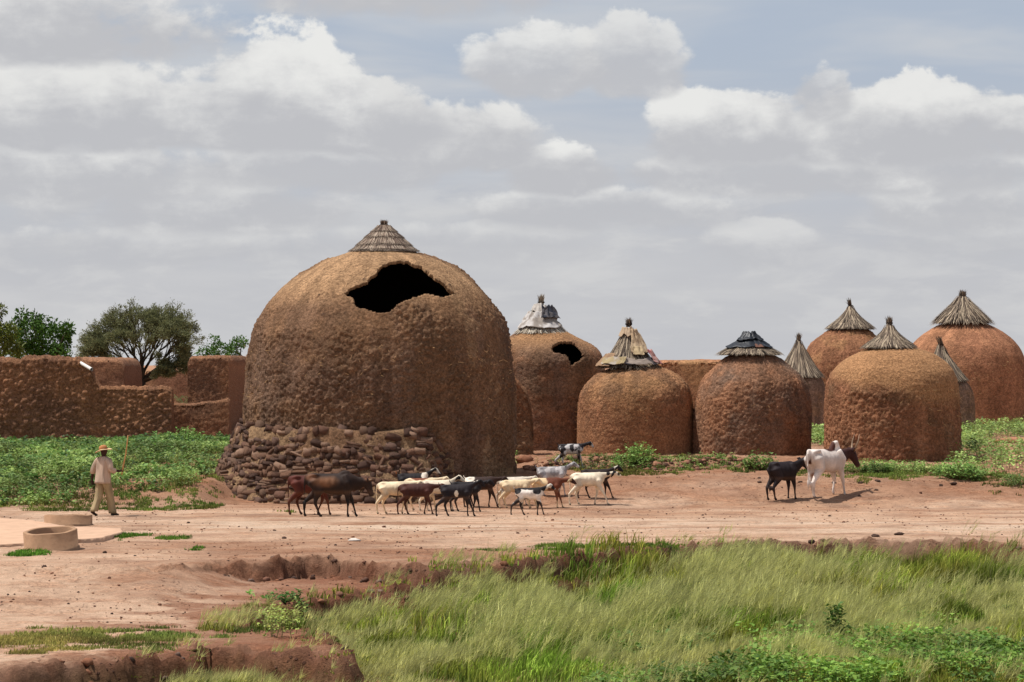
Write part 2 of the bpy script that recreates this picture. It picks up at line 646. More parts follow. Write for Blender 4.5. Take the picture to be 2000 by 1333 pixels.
def build_ground():
    def grow(a, b, s0, g):
        o = [a]; s = s0
        while o[-1] < b:
            o.append(o[-1] + s); s *= g
        return o
    xs = np.arange(-10, 10.01, 0.085)
    xs = np.concatenate([xs, grow(10.2, 20, 0.2, 1.0), grow(20.5, 4000, 0.6, 1.28)])
    xl = np.concatenate([grow(10.2, 20, 0.2, 1.0), grow(20.5, 4000, 0.6, 1.28)])
    xs = np.concatenate([-xl[::-1], xs])
    ys = np.concatenate([-np.array(grow(5, 4000, 6, 1.5))[::-1], grow(0, 36, 1.5, 1.0), np.arange(37.6, 60, 0.085),
                         np.arange(60, 104, 0.19), grow(104.3, 6000, 0.5, 1.18)])
    Xg, Yg = np.meshgrid(xs, ys)
    X, Y = Xg.ravel(), Yg.ravel()
    Z = z_ground(X, Y)
    # colours of the soil itself
    p = np.stack([X, Y, np.zeros_like(X)], 1)
    pb = p * np.array((0.34, 0.5, 1.0))
    band = fbm(pb, 4, 51)
    band2 = fbm(p * np.array((1.3, 1.4, 1)), 5, 55, 0.6)
    pale = np.array(srgb(206, 172, 144)); mid = np.array(srgb(182, 144, 116))
    red = np.array(srgb(156, 114, 88)); dark = np.array(srgb(108, 84, 72)); cream = np.array(srgb(210, 182, 156))
    def mix(a, b, f): return a * (1 - f[:, None]) + b * f[:, None]
    C = np.repeat(mid[None], len(X), 0)
    C = mix(C, pale, sstep(0.42, 0.62, band))
    C = mix(C, dark, cst(band2, 4) ** 2 * 0.45)
    C = mix(C, red, cst(fbm(p * np.array((0.22, 0.9, 1)), 4, 66), 4) * 0.6)
    C = mix(C, pale, sstep(57, 61, Y) * sstep(75, 71, Y) * (0.1 + 0.8 * cst(fbm(p * np.array((0.4, 1.1, 1)), 4, 63), 4)))
    track = np.exp(-((Y - 65.5 - 0.5 * np.sin(X * 0.5)) / 2.6) ** 2) * sstep(0.35, 0.6, fbm(p * np.array((0.35, 1.9, 1)), 3, 58))
    C = mix(C, cream, np.clip(track * 1.0, 0, 1))
    C = mix(C, red, sstep(73.5, 78, Y) * 0.55)
    C = mix(C, red, sstep(59.5, 54, Y) * (0.35 + 0.5 * band2) * (0.25 + 0.75 * sstep(-8.5, -5.0, X)))
    C = mix(C, pale, sstep(60, 57, Y) * sstep(-5.0, -7.5, X) * (0.2 + 0.7 * cst(fbm(p * np.array((0.6, 0.9, 1)), 4, 68))))
    n = Y < 63
    ma, mb, sb, sa = cuts(X[n], Y[n])
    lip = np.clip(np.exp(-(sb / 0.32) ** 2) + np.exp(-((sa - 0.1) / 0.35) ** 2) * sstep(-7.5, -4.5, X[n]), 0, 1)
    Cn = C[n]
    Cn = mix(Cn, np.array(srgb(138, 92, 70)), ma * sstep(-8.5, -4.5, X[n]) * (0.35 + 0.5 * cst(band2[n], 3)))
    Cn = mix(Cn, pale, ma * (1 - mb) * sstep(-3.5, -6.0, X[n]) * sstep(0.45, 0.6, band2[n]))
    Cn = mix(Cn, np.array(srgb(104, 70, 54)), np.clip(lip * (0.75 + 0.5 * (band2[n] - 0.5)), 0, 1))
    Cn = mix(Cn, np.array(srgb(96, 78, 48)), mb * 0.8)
    C[n] = Cn
    m, t, b = mat_base('laterite_soil')
    co = objco(t)
    c = attr_col(t)
    g = t.noise(co, 5.0, 7.0, 0.72)
    g2 = t.noise(t.mapping(co, (1, 0.6, 1)), 42.0, 4.0, 0.8)
    cl = t.noise(t.mapping(co, (0.55, 1.0, 1)), 1.5, 7.0, 0.68)
    f = t.math('MULTIPLY_ADD', g, 1.0, 0.5) * t.math('MULTIPLY_ADD', g2, 1.5, 0.25)
    c = t.mix(1.0, c, t.xyz(f, f, f), 'MULTIPLY')
    # gravelly crust in patches: a mosaic of pebbles, each of its own tone
    pc = t.voro(co, 17.0, 'F1', 'Color')
    pv = t.math('MULTIPLY_ADD', t.noise(pc, 7.3, 0.0), 1.9, -0.15)
    grav = t.mix(1.0, c, t.mix(pv, (0.42, 0.34, 0.31), (1.1, 1.0, 0.94)), 'MULTIPLY')
    pat = t.ss(0.46, 0.60, cl)
    c = t.mix(pat * 0.85, c, grav)
    peb = t.ss(0.30, 0.14, t.voro(co, 9.0)) * t.ss(0.50, 0.62, t.noise(co, 1.1, 5.0))
    c = t.mix(peb * 0.8, c, srgb(88, 62, 52))
    t.put(b.inputs['Base Color'], c)
    bump(t, b, g * 0.6 + g2 * 0.6 + peb * 0.5 + pat * pv * 0.5, 1.0, 0.06)
    b.inputs['Roughness'].default_value = 0.98
    b.inputs['Specular IOR Level'].default_value = 0.05
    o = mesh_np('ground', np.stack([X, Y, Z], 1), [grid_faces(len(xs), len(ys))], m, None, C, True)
    tag(o, kind='structure')


build_ground()

# ------------------------------------------------------------------ granaries
def profile(pts, res):
    """smooth profile (r, z) through control points, resampled by length"""
    P = np.array(pts, float)
    n = len(P)
    out = []
    for i in range(n - 1):
        p0, p1, p2, p3 = P[max(i - 1, 0)], P[i], P[i + 1], P[min(i + 2, n - 1)]
        for t in np.linspace(0, 1, 20, endpoint=False):
            out.append(0.5 * ((2 * p1) + (-p0 + p2) * t + (2 * p0 - 5 * p1 + 4 * p2 - p3) * t * t + (-p0 + 3 * p1 - 3 * p2 + p3) * t ** 3))
    out.append(P[-1])
    out = np.array(out)
    d = np.concatenate([[0], np.cumsum(np.sqrt((np.diff(out, axis=0) ** 2).sum(1)))])
    m = max(8, int(d[-1] / res))
    s = np.linspace(0, d[-1], m)
    return np.stack([np.interp(s, d, out[:, 0]), np.interp(s, d, out[:, 1])], 1)


def in_poly(P, x, y):
    ins = np.zeros(x.shape, bool)
    for i in range(len(P)):
        ax, ay = P[i]; bx, by = P[(i + 1) % len(P)]
        c = (ay > y) != (by > y)
        with np.errstate(divide='ignore', invalid='ignore'):
            c &= x < (bx - ax) * (y - ay) / (by - ay + 1e-15) + ax
        ins ^= c
    return ins


def mixc(a, b, f):
    return a * (1 - f[:, None]) + np.asarray(b)[None] * f[:, None]


def clods(p, cell, seed, worn=1.0):
    """height 0..1 of packed clods, dark joints between, and a value per clod"""
    w = np.stack([fbm(p / cell * 0.5, 2, seed + 60 + k) for k in range(3)], 1) - 0.5
    f1, f2, rid = worley(p / cell + w * 0.9, seed)
    h = np.clip(1 - (f1 / 0.78) ** 2, 0, 1) * 0.45 + np.clip((f2 - f1) * 2.2, 0, 1) * 0.4
    # broken, flaky surface rather than smooth balls; some areas worn flat
    h = h * (0.55 + 0.45 * rid) + 0.45 * fbm(p / cell * 1.1, 3, seed + 70, 0.7)
    if worn: h = h * (1 - worn + worn * (0.25 + 1.2 * cst(fbm(p / cell * 0.16, 3, seed + 75), 2.6)))
    return h, rid


def granary_body(par, loc, prof_px, cx, Yc, res, seed, look, hole=None, mat='mud'):
    """prof_px: (row, half width) from the foot up, in photo pixels at depth Yc"""
    k = Yc / F
    pts = [(hw * k, HC - (py - YH) * k - loc[2]) for py, hw in prof_px]
    pts = [(pts[0][0] * 1.01, -0.45)] + pts
    pr = profile(pts, res)
    R = max(p[0] for p in pts)
    front = np.arange(rad(170), rad(370), res / R)
    back = np.arange(rad(370), rad(530), 3.0 * res / R)
    th = np.concatenate([front, back[:-1]])
    nu, nv = len(th), len(pr)
    r = np.repeat(pr[:, 0], nu); z = np.repeat(pr[:, 1], nu); a = np.tile(th, nv)
    # uneven hand-built walls
    q = np.stack([np.cos(a) * r, np.sin(a) * r, z], 1)
    sl = np.gradient(pr, axis=0)
    ln = np.sqrt((sl ** 2).sum(1)) + 1e-9
    nr, nz = np.repeat(sl[:, 1] / ln, nu), np.repeat(-sl[:, 0] / ln, nu)
    N = np.stack([np.cos(a) * nr, np.sin(a) * nr, nz], 1)
    big = (fbm(q * 0.55, 3, seed) - 0.5) * 0.16
    ztop = pr[:, 1].max()
    disp, C = look(q, a, z / ztop, big, seed)
    V = q + N * (disp + big)[:, None]
    Fq = grid_faces(nu, nv, True)
    faces = [Fq]
    if hole is not None:
        W = V + np.array(loc)[None]
        px = 1000 + F * W[:, 0] / W[:, 1]; py = YH + F * (HC - W[:, 2]) / W[:, 1]
        px = px + (fbm(q * 7, 3, 3) - 0.5) * 6; py = py + (fbm(q * 7, 3, 4) - 0.5) * 6
        fx, fy = px[Fq].mean(1), py[Fq].mean(1)
        cut = in_poly(hole, fx, fy) & (V[Fq, 1].mean(1) < 0)
        Fq = Fq[~cut]
        # thickness of the broken wall: walk the rim inwards
        ed = np.concatenate([Fq[:, [0, 1]], Fq[:, [1, 2]], Fq[:, [2, 3]], Fq[:, [3, 0]]])
        es = np.sort(ed, 1)
        key = es[:, 0].astype(np.int64) * (nu * nv + 1) + es[:, 1]
        u, inv, cnt = np.unique(key, return_inverse=True, return_counts=True)
        be = ed[cnt[inv] == 1]
        ring = (be // nu)
        be = be[((ring > 0) & (ring < nv - 1)).all(1)]
        vi = np.unique(be)
        mp = {int(v): len(V) + i for i, v in enumerate(vi)}
        inner = V[vi] - N[vi] * (0.07 + 0.04 * fbm(V[vi] * 3, 2, 8))[:, None]
        V = np.concatenate([V, inner]); C = np.concatenate([C, C[vi] * 0.8])
        rim = np.array([[e[1], e[0], mp[int(e[0])], mp[int(e[1])]] for e in be])
        faces = [Fq, rim]
    o = mesh_np('wall', V, faces, M[mat], par, C, True)
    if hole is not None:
        # added lining and floor, painted near-black as the shade inside the hole
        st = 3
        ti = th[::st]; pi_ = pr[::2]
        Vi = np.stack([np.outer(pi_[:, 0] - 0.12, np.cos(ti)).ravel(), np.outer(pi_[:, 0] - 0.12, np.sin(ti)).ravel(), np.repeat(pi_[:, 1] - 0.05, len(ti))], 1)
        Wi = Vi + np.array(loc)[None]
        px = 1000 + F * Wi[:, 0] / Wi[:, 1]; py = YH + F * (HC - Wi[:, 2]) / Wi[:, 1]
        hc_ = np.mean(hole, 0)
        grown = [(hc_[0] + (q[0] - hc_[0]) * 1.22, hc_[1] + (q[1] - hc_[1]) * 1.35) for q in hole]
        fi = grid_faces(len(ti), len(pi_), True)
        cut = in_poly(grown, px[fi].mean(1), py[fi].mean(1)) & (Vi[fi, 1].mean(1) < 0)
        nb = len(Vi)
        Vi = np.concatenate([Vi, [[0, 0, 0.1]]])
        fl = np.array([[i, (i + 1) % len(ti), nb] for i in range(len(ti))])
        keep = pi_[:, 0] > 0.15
        mesh_np('inner_shade_lining', Vi, [fi[~cut][:, ::-1], fl], M['hole_shade'], par, None, True)
    return o, pr


BROWN = np.array(srgb(138, 106, 80)); TAN = np.array(srgb(186, 150, 114)); UMBER = np.array(srgb(112, 88, 74))
RUST = np.array(srgb(162, 115, 84)); RED = np.array(srgb(150, 104, 77)); OCHRE = np.array(srgb(178, 134, 94)); GREYB = np.array(srgb(134, 108, 90))


def look_big(q, a, h, big, seed):
    p = q
    z_ = q[:, 2]
    n = fbm(p * 0.7, 4, seed + 3)
    n2 = fbm(p * np.array((2.2, 2.2, 0.7)), 4, seed + 5)
    hcl, rid = clods(p * np.array((1, 1, 1.25)), 0.125, seed)
    crk = worley(p / 0.42 + (fbm(p * 3, 2, 99)[:, None] - 0.5), seed + 2)
    crack = np.clip(1 - (crk[1] - crk[0]) / 0.10, 0, 1) * sstep(0.62, 0.45, h)
    smooth_top = sstep(0.70, 0.84, h) * sstep(0.32, 0.50, fbm(p * 0.5, 3, seed + 9) + 0.15 * (np.cos(a - rad(255))))
    amp = (0.040 + 0.055 * n2 + 0.012 * sstep(0.5, 0.75, h)) * (1 - 0.85 * smooth_top)
    spots = worley(p / 0.33, seed + 21)
    sp = np.clip(1 - spots[0] / 0.17, 0, 1) * (spots[2] > 0.55) * sstep(0.45, 0.75, h)
    disp = amp * hcl + 0.05 * (fbm(p * 2.4, 5, seed + 12, 0.65) - 0.5) - 0.04 * crack + 0.045 * sp
    C = np.repeat(BROWN[None], len(p), 0)
    C = mixc(C, UMBER, sstep(0.42, 0.65, n) * 0.6)
    C = mixc(C, GREYB, sstep(0.5, 0.7, n2) * 0.45)
    patch = sstep(0.66, 0.72, fbm(p * np.array((0.9, 0.9, 0.55)), 4, seed + 31))
    C = mixc(C, TAN * 0.85, patch * 0.6)
    C = mixc(C, TAN * 1.12, smooth_top * 0.95)
    C = mixc(C, OCHRE * 0.8, sstep(0.5, 0.78, h) * 0.35)
    run = cst(fbm(np.stack([a * 9.0, z_ * 0.35, 0 * a], 1), 4, seed + 44), 3.5)
    C = C * (0.80 + 0.30 * rid)[:, None] * (0.84 + 0.26 * run)[:, None]
    C = mixc(C, UMBER * 0.55, np.clip(sp * 1.6, 0, 1))
    return disp, C


def look_clod(c1, c2, c3, cell=0.15, amp=0.07, smooth=None, top=None, worn=1.0):
    def f(q, a, h, big, seed):
        n = fbm(q * 0.8, 4, seed + 3)
        n2 = fbm(q * 2.0, 4, seed + 7)
        hc, rid = clods(q, cell, seed, worn)
        hc2, rid2 = clods(q, cell * 0.55, seed + 40)
        am = np.full(len(q), amp) * (0.7 + 0.6 * n2)
        C = np.repeat(c1[None], len(q), 0)
        C = mixc(C, c2, cst(n) * 0.85)
        C = mixc(C, c3, sstep(0.48, 0.66, n2) * 0.6)
        run = cst(fbm(np.stack([a * 6.0, q[:, 2] * 0.4, 0 * a], 1), 4, seed + 44), 3.5)
        C = C * (0.78 + 0.40 * rid)[:, None] * (0.84 + 0.28 * run)[:, None]
        disp = am * hc + am * 0.35 * hc2
        if smooth is not None:
            s = smooth(q, a, h, n)
            disp = disp * (1 - 0.85 * s) + s * 0.03 * fbm(q * np.array((2, 2, 14)), 3, seed + 9)
            C = mixc(C, top, s * 0.85)
        return disp, C
    return f


def straw_cap(par, prof, cx, n, seed, layers=None, tuft=None, length=0.45, cols=None, wild=0.03, width=0.009, ragged=0.12,
              base_col=None):
    """thatched cone. prof: (r, z) from tip to brim, local to par"""
    g = np.random.default_rng(seed)
    pr = profile(prof, 0.03)
    d = np.concatenate([[0], np.cumsum(np.sqrt((np.diff(pr, axis=0) ** 2).sum(1)))])
    L = d[-1]
    cols = cols if cols is not None else [srgb(128, 112, 96), srgb(160, 142, 120), srgb(96, 82, 70), srgb(184, 166, 140), srgb(74, 64, 56)]
    cols = np.array(cols)
    nth = 48
    th = np.linspace(0, 2 * math.pi, nth, endpoint=False)
    V = np.stack([(np.outer(pr[:, 0] * 0.96, np.cos(th)) + cx[0]).ravel(), (np.outer(pr[:, 0] * 0.96, np.sin(th)) + cx[1]).ravel(),
                  np.repeat(pr[:, 1] - 0.02, nth)], 1)
    m = len(pr)
    # closed underside
    V = np.concatenate([V, [[cx[0], cx[1], pr[-1, 1] + 0.10]]])
    under = np.array([[(m - 1) * nth + (i + 1) % nth, (m - 1) * nth + i, len(V) - 1] for i in range(nth)])
    bc = np.array(base_col if base_col is not None else srgb(84, 72, 62))
    cap = mesh_np('thatch_cap', V, [grid_faces(nth, m, True)[:, ::-1], under], M['straw'], par, np.repeat(bc[None], len(V), 0), True)

    def at_s(s, a, off):
        r = np.interp(s, d, pr[:, 0]); z = np.interp(s, d, pr[:, 1])
        over = np.clip(s - L, 0, None)
        r = r + over * 0.75 + off; z = z - over * 0.62 + off * 0.5
        return np.stack([cx[0] + r * np.cos(a), cx[1] + r * np.sin(a), z], 1)
    rows = layers if layers else [(0.0, 1.0)]
    for li, (s0, s1) in enumerate(rows):
        k = int(n * (s1 ** 2 - s0 ** 2 + 0.05)) if layers else n
        a = g.uniform(0, 2 * math.pi, k)
        if layers:
            e = s1 * L + g.uniform(-0.03, 0.05, k) + (g.uniform(0, ragged, k) if li == len(rows) - 1 else 0)
            b = np.full(k, max(s0 - 0.03, 0) * L) + g.uniform(0, 0.06, k)
        else:
            f = g.uniform(0.0, 1.0, k) ** 0.7
            b = f * L * 0.9
            e = b + length * g.uniform(0.6, 1.3, k)
            e = np.minimum(e, L + g.uniform(0, ragged, k))
        o0 = g.uniform(0, wild * 0.5, k) + (len(rows) - li) * 0.012; o2 = o0 + g.uniform(0.0, wild, k)
        da = g.normal(0, 0.05, k)
        P0 = at_s(b, a, o0); P1 = at_s((b + e) / 2, a + da * 0.5, (o0 + o2) / 2); P2 = at_s(e, a + da, o2)
        w = g.uniform(0.6, 1.4, k) * width
        W = np.stack([-np.sin(a), np.cos(a), np.zeros(k)], 1) * w[:, None]
        c = cols[g.integers(0, len(cols), k)] * g.uniform(0.75, 1.2, k)[:, None]
        V, fs, C = strips(P0, P1, P2, W, c)
        mesh_np('straw_layer', V, fs, M['straw'], cap, C)
        if layers and s1 < 1.0 or (layers and li == len(rows) - 1):
            sc = (s1 * L - 0.05) if li < len(rows) - 1 else L * 0.985
            rr = np.interp(sc, d, pr[:, 0]) + 0.035 + (len(rows) - li) * 0.012; zz = np.interp(sc, d, pr[:, 1]) + 0.02
            ring(cap, cx, rr - 0.012, zz, 0.009)
    if tuft:
        tz, tr, th_, k = tuft[:4]
        lean = tuft[4] if len(tuft) > 4 else (0, 0)
        a = g.uniform(0, 2 * math.pi, k); r0 = tr * np.sqrt(g.uniform(0, 1, k))
        hgt = th_ * g.uniform(0.55, 1.1, k)
        fl = g.uniform(0.1, 0.9, k) ** 2 * 0.5 * th_
        P0 = np.stack([cx[0] + r0 * np.cos(a), cx[1] + r0 * np.sin(a), np.full(k, tz)], 1)
        P1 = P0 + np.stack([lean[0] * 0.4 + fl * 0.2 * np.cos(a), lean[1] * 0.4 + fl * 0.2 * np.sin(a), hgt * 0.55], 1)
        P2 = P0 + np.stack([lean[0] + fl * np.cos(a), lean[1] + fl * np.sin(a), hgt], 1)
        W = np.stack([-np.sin(a), np.cos(a), np.zeros(k)], 1) * width * 1.3
        c = cols[g.integers(0, len(cols), k)] * g.uniform(0.55, 1.1, k)[:, None]
        V, fs, C = strips(P0, P1, P2, W, c)
        bag = Bag(); bag.add(V, fs, C)
        V, fs = tube([(cx[0], cx[1], tz - 0.05), (cx[0] + lean[0] * 0.3, cx[1] + lean[1] * 0.3, tz + th_ * 0.45), (cx[0] + lean[0] * 0.6, cx[1] + lean[1] * 0.6, tz + th_ * 0.75)], [tr * 0.9, tr * 0.8, tr * 0.45], 10)
        bag.add(V, fs, srgb(92, 78, 64))
        bag.build('straw_tuft', M['straw'], cap)
        ring(cap, cx, tr * 1.05, tz + th_ * 0.15, 0.014)
    return cap, at_s, L


def ring(par, cx, r, z, w):
    n, m = 40, 5
    a = np.repeat(np.linspace(0, 2 * math.pi, n, endpoint=False), m); b = np.tile(np.linspace(0, 2 * math.pi, m, endpoint=False), n)
    wob = 1 + 0.012 * np.sin(a * 5) + 0.01 * np.sin(a * 11)
    V = np.stack([cx[0] + (r * wob + w * np.cos(b)) * np.cos(a), cx[1] + (r * wob + w * np.cos(b)) * np.sin(a), z + 0.012 * np.sin(a * 3) + w * np.sin(b)], 1)
    iu, iv = np.meshgrid(np.arange(n), np.arange(m))
    iu = iu.ravel(); iv = iv.ravel()
    f = np.stack([iu * m + iv, ((iu + 1) % n) * m + iv, ((iu + 1) % n) * m + (iv + 1) % m, iu * m + (iv + 1) % m], 1)
    mesh_np('cord', V, [f], M['cord'], par)


def rag(cap, at_s, L, a0, a1, s0, s1, off, seed, c, c2=None, name='rag', mat='cloth', fold=0.05):
    """crumpled sheet lying on the thatch"""
    nu, nv = 30, 18
    A, S = np.meshgrid(np.linspace(a0, a1, nu), np.linspace(s0 * L, s1 * L, nv))
    A = A.ravel(); S = S.ravel()
    uvp = np.stack([A * 3, S * 3, np.full(len(A), seed * 1.7)], 1)
    wv = fbm(uvp, 3, seed)
    A = A + (fbm(uvp * 0.8, 2, seed + 5) - 0.5) * 0.35
    S = S + (fbm(uvp * 0.8, 2, seed + 6) - 0.5) * 0.25
    rdg = np.abs(np.sin(A * 9 + wv * 6))
    V = at_s(S, A, off + fold * (wv * 1.2 + rdg * 0.7))
    C = np.repeat(np.array(c)[None], len(V), 0)
    if c2 is not None: C = mixc(C, c2, sstep(0.45, 0.55, fbm(uvp * 1.5, 3, seed + 8)))
    o = mesh_np(name, V, [grid_faces(nu, nv)], M[mat], cap, C, True)
    sol = o.modifiers.new('thickness', 'SOLIDIFY'); sol.thickness = 0.008
    return o


def granary(label, cx, Yc, foot_row, prof_px, res, seed, look, cap, hole=None, mat='mud', cap_px=None):
    loc = ((cx - 1000) * Yc / F, Yc, z_smooth((cx - 1000) * Yc / F, Yc).item())
    g = thing('granary', label, 'granary', loc, 0, 'domed mud granaries')
    body, pr = granary_body(g, loc, prof_px, cx, Yc, res, seed, look, hole, mat)
    k = Yc / F
    ccx = ((cap['x'] - cx) * k, 0.0)
    prof = [(hw * k, HC - (py - YH) * k - loc[2]) for py, hw in cap['prof']]
    kw = {q: v for q, v in cap.items() if q not in ('x', 'prof', 'tuft')}
    tuft = cap.get('tuft')
    if tuft:
        py, hw, hp, n = tuft[:4]
        tuft = (HC - (py - YH) * k - loc[2], hw * k, hp * k, n) + tuple(tuft[4:])
    cp, at_s, L = straw_cap(g, prof, ccx, seed=seed, tuft=tuft, **kw)
    return g, cp, at_s, L, loc


HOLE1 = [(672, 575), (688, 562), (706, 554), (718, 550), (717, 547), (726, 539), (738, 532), (737, 527), (749, 519), (766, 512),
         (782, 510), (797, 511), (808, 517), (825, 522), (842, 535), (858, 549), (875, 560), (884, 570), (889, 574), (875, 578),
         (865, 580), (851, 578), (832, 573), (822, 578), (808, 581), (800, 585), (789, 587), (779, 592), (772, 600), (761, 610),
         (749, 612), (733, 611), (718, 606), (696, 600), (692, 592), (689, 583), (678, 579)]
HOLE2 = [(1076, 682), (1080, 674), (1092, 668), (1105, 667), (1118, 668), (1128, 675), (1138, 686), (1139, 698), (1132, 706),
         (1122, 711), (1113, 712), (1111, 702), (1102, 693), (1090, 690), (1080, 686)]

STRAWW = [srgb(196, 184, 164), srgb(170, 156, 136), srgb(140, 124, 106), srgb(214, 204, 186)]
# the big broken granary on its stone plinth
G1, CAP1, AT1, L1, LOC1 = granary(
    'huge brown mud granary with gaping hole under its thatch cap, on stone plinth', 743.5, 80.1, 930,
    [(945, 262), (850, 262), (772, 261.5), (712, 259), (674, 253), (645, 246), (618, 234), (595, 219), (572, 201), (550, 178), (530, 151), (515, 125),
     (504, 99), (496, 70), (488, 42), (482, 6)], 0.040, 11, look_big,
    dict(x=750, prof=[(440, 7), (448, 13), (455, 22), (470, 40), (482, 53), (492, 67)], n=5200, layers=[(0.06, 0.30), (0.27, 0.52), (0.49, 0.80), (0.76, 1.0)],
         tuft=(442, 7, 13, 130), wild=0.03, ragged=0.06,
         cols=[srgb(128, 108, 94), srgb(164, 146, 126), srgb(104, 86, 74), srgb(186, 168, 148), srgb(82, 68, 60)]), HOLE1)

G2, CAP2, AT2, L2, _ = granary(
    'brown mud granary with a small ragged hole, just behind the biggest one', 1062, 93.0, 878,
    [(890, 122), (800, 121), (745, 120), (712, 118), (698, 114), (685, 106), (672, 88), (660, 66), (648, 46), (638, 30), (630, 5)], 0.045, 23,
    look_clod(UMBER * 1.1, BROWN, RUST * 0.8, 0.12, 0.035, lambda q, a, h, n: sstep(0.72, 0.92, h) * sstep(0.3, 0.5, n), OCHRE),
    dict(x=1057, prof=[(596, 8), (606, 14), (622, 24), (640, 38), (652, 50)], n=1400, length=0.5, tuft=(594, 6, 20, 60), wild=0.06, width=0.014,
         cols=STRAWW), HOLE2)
rag(CAP2, AT2, L2, rad(190), rad(330), 0.28, 0.82, 0.05, 3, srgb(190, 184, 178), srgb(150, 140, 130), fold=0.07)
rag(CAP2, AT2, L2, rad(270), rad(345), 0.10, 0.55, 0.09, 5, srgb(58, 60, 68), srgb(96, 92, 92), fold=0.09)
rag(CAP2, AT2, L2, rad(200), rad(300), 0.0, 0.25, 0.05, 8, srgb(190, 182, 172), fold=0.05)

G3, CAP3, AT3, L3, _ = granary(
    'orange brown mud granary whose tall straw cap is wrapped in rags', 1241, 90.0, 884,
    [(895, 113), (830, 113), (790, 112), (768, 108), (752, 100), (738, 86), (728, 70), (718, 46), (710, 20), (706, 4)], 0.036, 37,
    look_clod(RUST * 0.92, OCHRE * 0.9, BROWN, 0.12, 0.04, lambda q, a, h, n: 0.6 * sstep(0.5, 0.3, h), RUST * 0.85),
    dict(x=1228, prof=[(640, 7), (650, 11), (668, 20), (690, 33), (705, 45), (718, 58)], n=2200, length=0.55, tuft=(636, 6, 16, 60), wild=0.04, width=0.012,
         ragged=0.2))
rag(CAP3, AT3, L3, rad(165), rad(232), 0.66, 1.0, 0.07, 11, srgb(150, 122, 96), srgb(136, 110, 88))
rag(CAP3, AT3, L3, rad(225), rad(335), 0.80, 0.98, 0.05, 12, srgb(150, 136, 124), srgb(66, 62, 66), fold=0.08)
rag(CAP3, AT3, L3, rad(215), rad(262), 0.78, 0.96, 0.12, 13, srgb(170, 158, 144), srgb(160, 142, 108), fold=0.05)
rag(CAP3, AT3, L3, rad(275), rad(345), 0.05, 0.62, 0.05, 14, srgb(196, 172, 140), srgb(176, 150, 120), fold=0.06)
rag(CAP3, AT3, L3, rad(200), rad(300), 0.02, 0.22, 0.05, 15, srgb(190, 166, 138), fold=0.04)
rag(CAP3, AT3, L3, rad(282), rad(312), 0.50, 0.72, 0.09, 16, srgb(190, 168, 132), fold=0.05)
rag(CAP3, AT3, L3, rad(325), rad(365), 0.58, 0.95, 0.08, 17, srgb(160, 92, 92), srgb(176, 136, 126), fold=0.07)

G4, CAP4, AT4, L4, _ = granary(
    'pebbly grey brown mud granary with black plastic over its flat straw cap', 1469, 89.5, 890,
    [(900, 114), (850, 114), (800, 112), (770, 107), (751, 101), (738, 93), (725, 81), (710, 64), (698, 48), (688, 24), (682, 4)], 0.034, 41,
    look_clod(GREYB * 0.95, RUST * 0.85, RUST, 0.115, 0.05, lambda q, a, h, n: sstep(0.86, 0.95, h), GREYB * 1.3, 0.2),
    dict(x=1464, prof=[(652, 5), (662, 12), (673, 28), (684, 48), (693, 64)], n=1500, length=0.4, wild=0.04, width=0.014, ragged=0.14))
rag(CAP4, AT4, L4, rad(190), rad(340), 0.05, 0.66, 0.03, 21, (0.03, 0.035, 0.045), name='plastic_sheet', mat='plastic', fold=0.05)
rag(CAP4, AT4, L4, rad(195), rad(330), 0.0, 0.3, 0.08, 22, (0.03, 0.035, 0.045), name='plastic_sheet', mat='plastic', fold=0.06)
rag(CAP4, AT4, L4, rad(282), rad(305), 0.55, 0.72, 0.06, 23, srgb(112, 82, 70), name='rag', fold=0.03)

G5, CAP5, AT5, L5, _ = granary(
    'wide rust red mud granary behind the horned white cow', 1744, 87.0, 898,
    [(910, 131), (850, 130), (800, 128), (765, 126), (745, 123), (726, 115), (710, 101), (697, 84), (686, 62), (678, 40), (672, 6)], 0.036, 53,
    look_clod(RED * 0.95, RUST * 0.95, BROWN * 0.9, 0.13, 0.06,
              lambda q, a, h, n: np.clip(sstep(0.60, 0.72, h + 0.16 * (n - 0.5) + 0.10 * np.cos(a - rad(300))) + 0.7 * sstep(0.3, 0.9, np.cos(a - rad(330))) * sstep(0.4, 0.55, h), 0, 1), OCHRE, 0.5),
    dict(x=1737, prof=[(632, 6), (641, 9), (652, 17), (664, 32), (672, 44), (680, 54)], n=1500, length=0.45, tuft=(634, 6, 17, 70), wild=0.03, width=0.012))

G6, *_ = granary('small grey brown granary with steep straw cone, half hidden between bigger granaries', 1560, 109.0, 845,
    [(855, 53), (800, 52), (760, 50), (742, 44), (730, 30), (722, 6)], 0.05, 61, look_clod(GREYB, UMBER, BROWN, 0.1, 0.015), 
    dict(x=1560, prof=[(664, 4), (674, 7), (692, 17), (715, 31), (737, 48)], n=1500, length=0.9, tuft=(668, 4, 18, 60), wild=0.04, width=0.016, ragged=0.15), mat='mud_smooth')
G7, *_ = granary('rust red granary peeping over two others, thatch tip leaning', 1658, 121.0, 850,
    [(865, 92), (780, 92), (720, 90), (700, 86), (682, 78), (668, 66), (655, 50), (646, 38), (640, 5)], 0.05, 67, look_clod(RUST * 0.9, RED, OCHRE * 0.85, 0.13, 0.06, worn=0.3),
    dict(x=1661, prof=[(596, 4), (606, 8), (622, 22), (634, 38), (643, 49)], n=1400, length=0.5, tuft=(600, 4, 18, 50, (-0.1, 0)), wild=0.03, width=0.015))
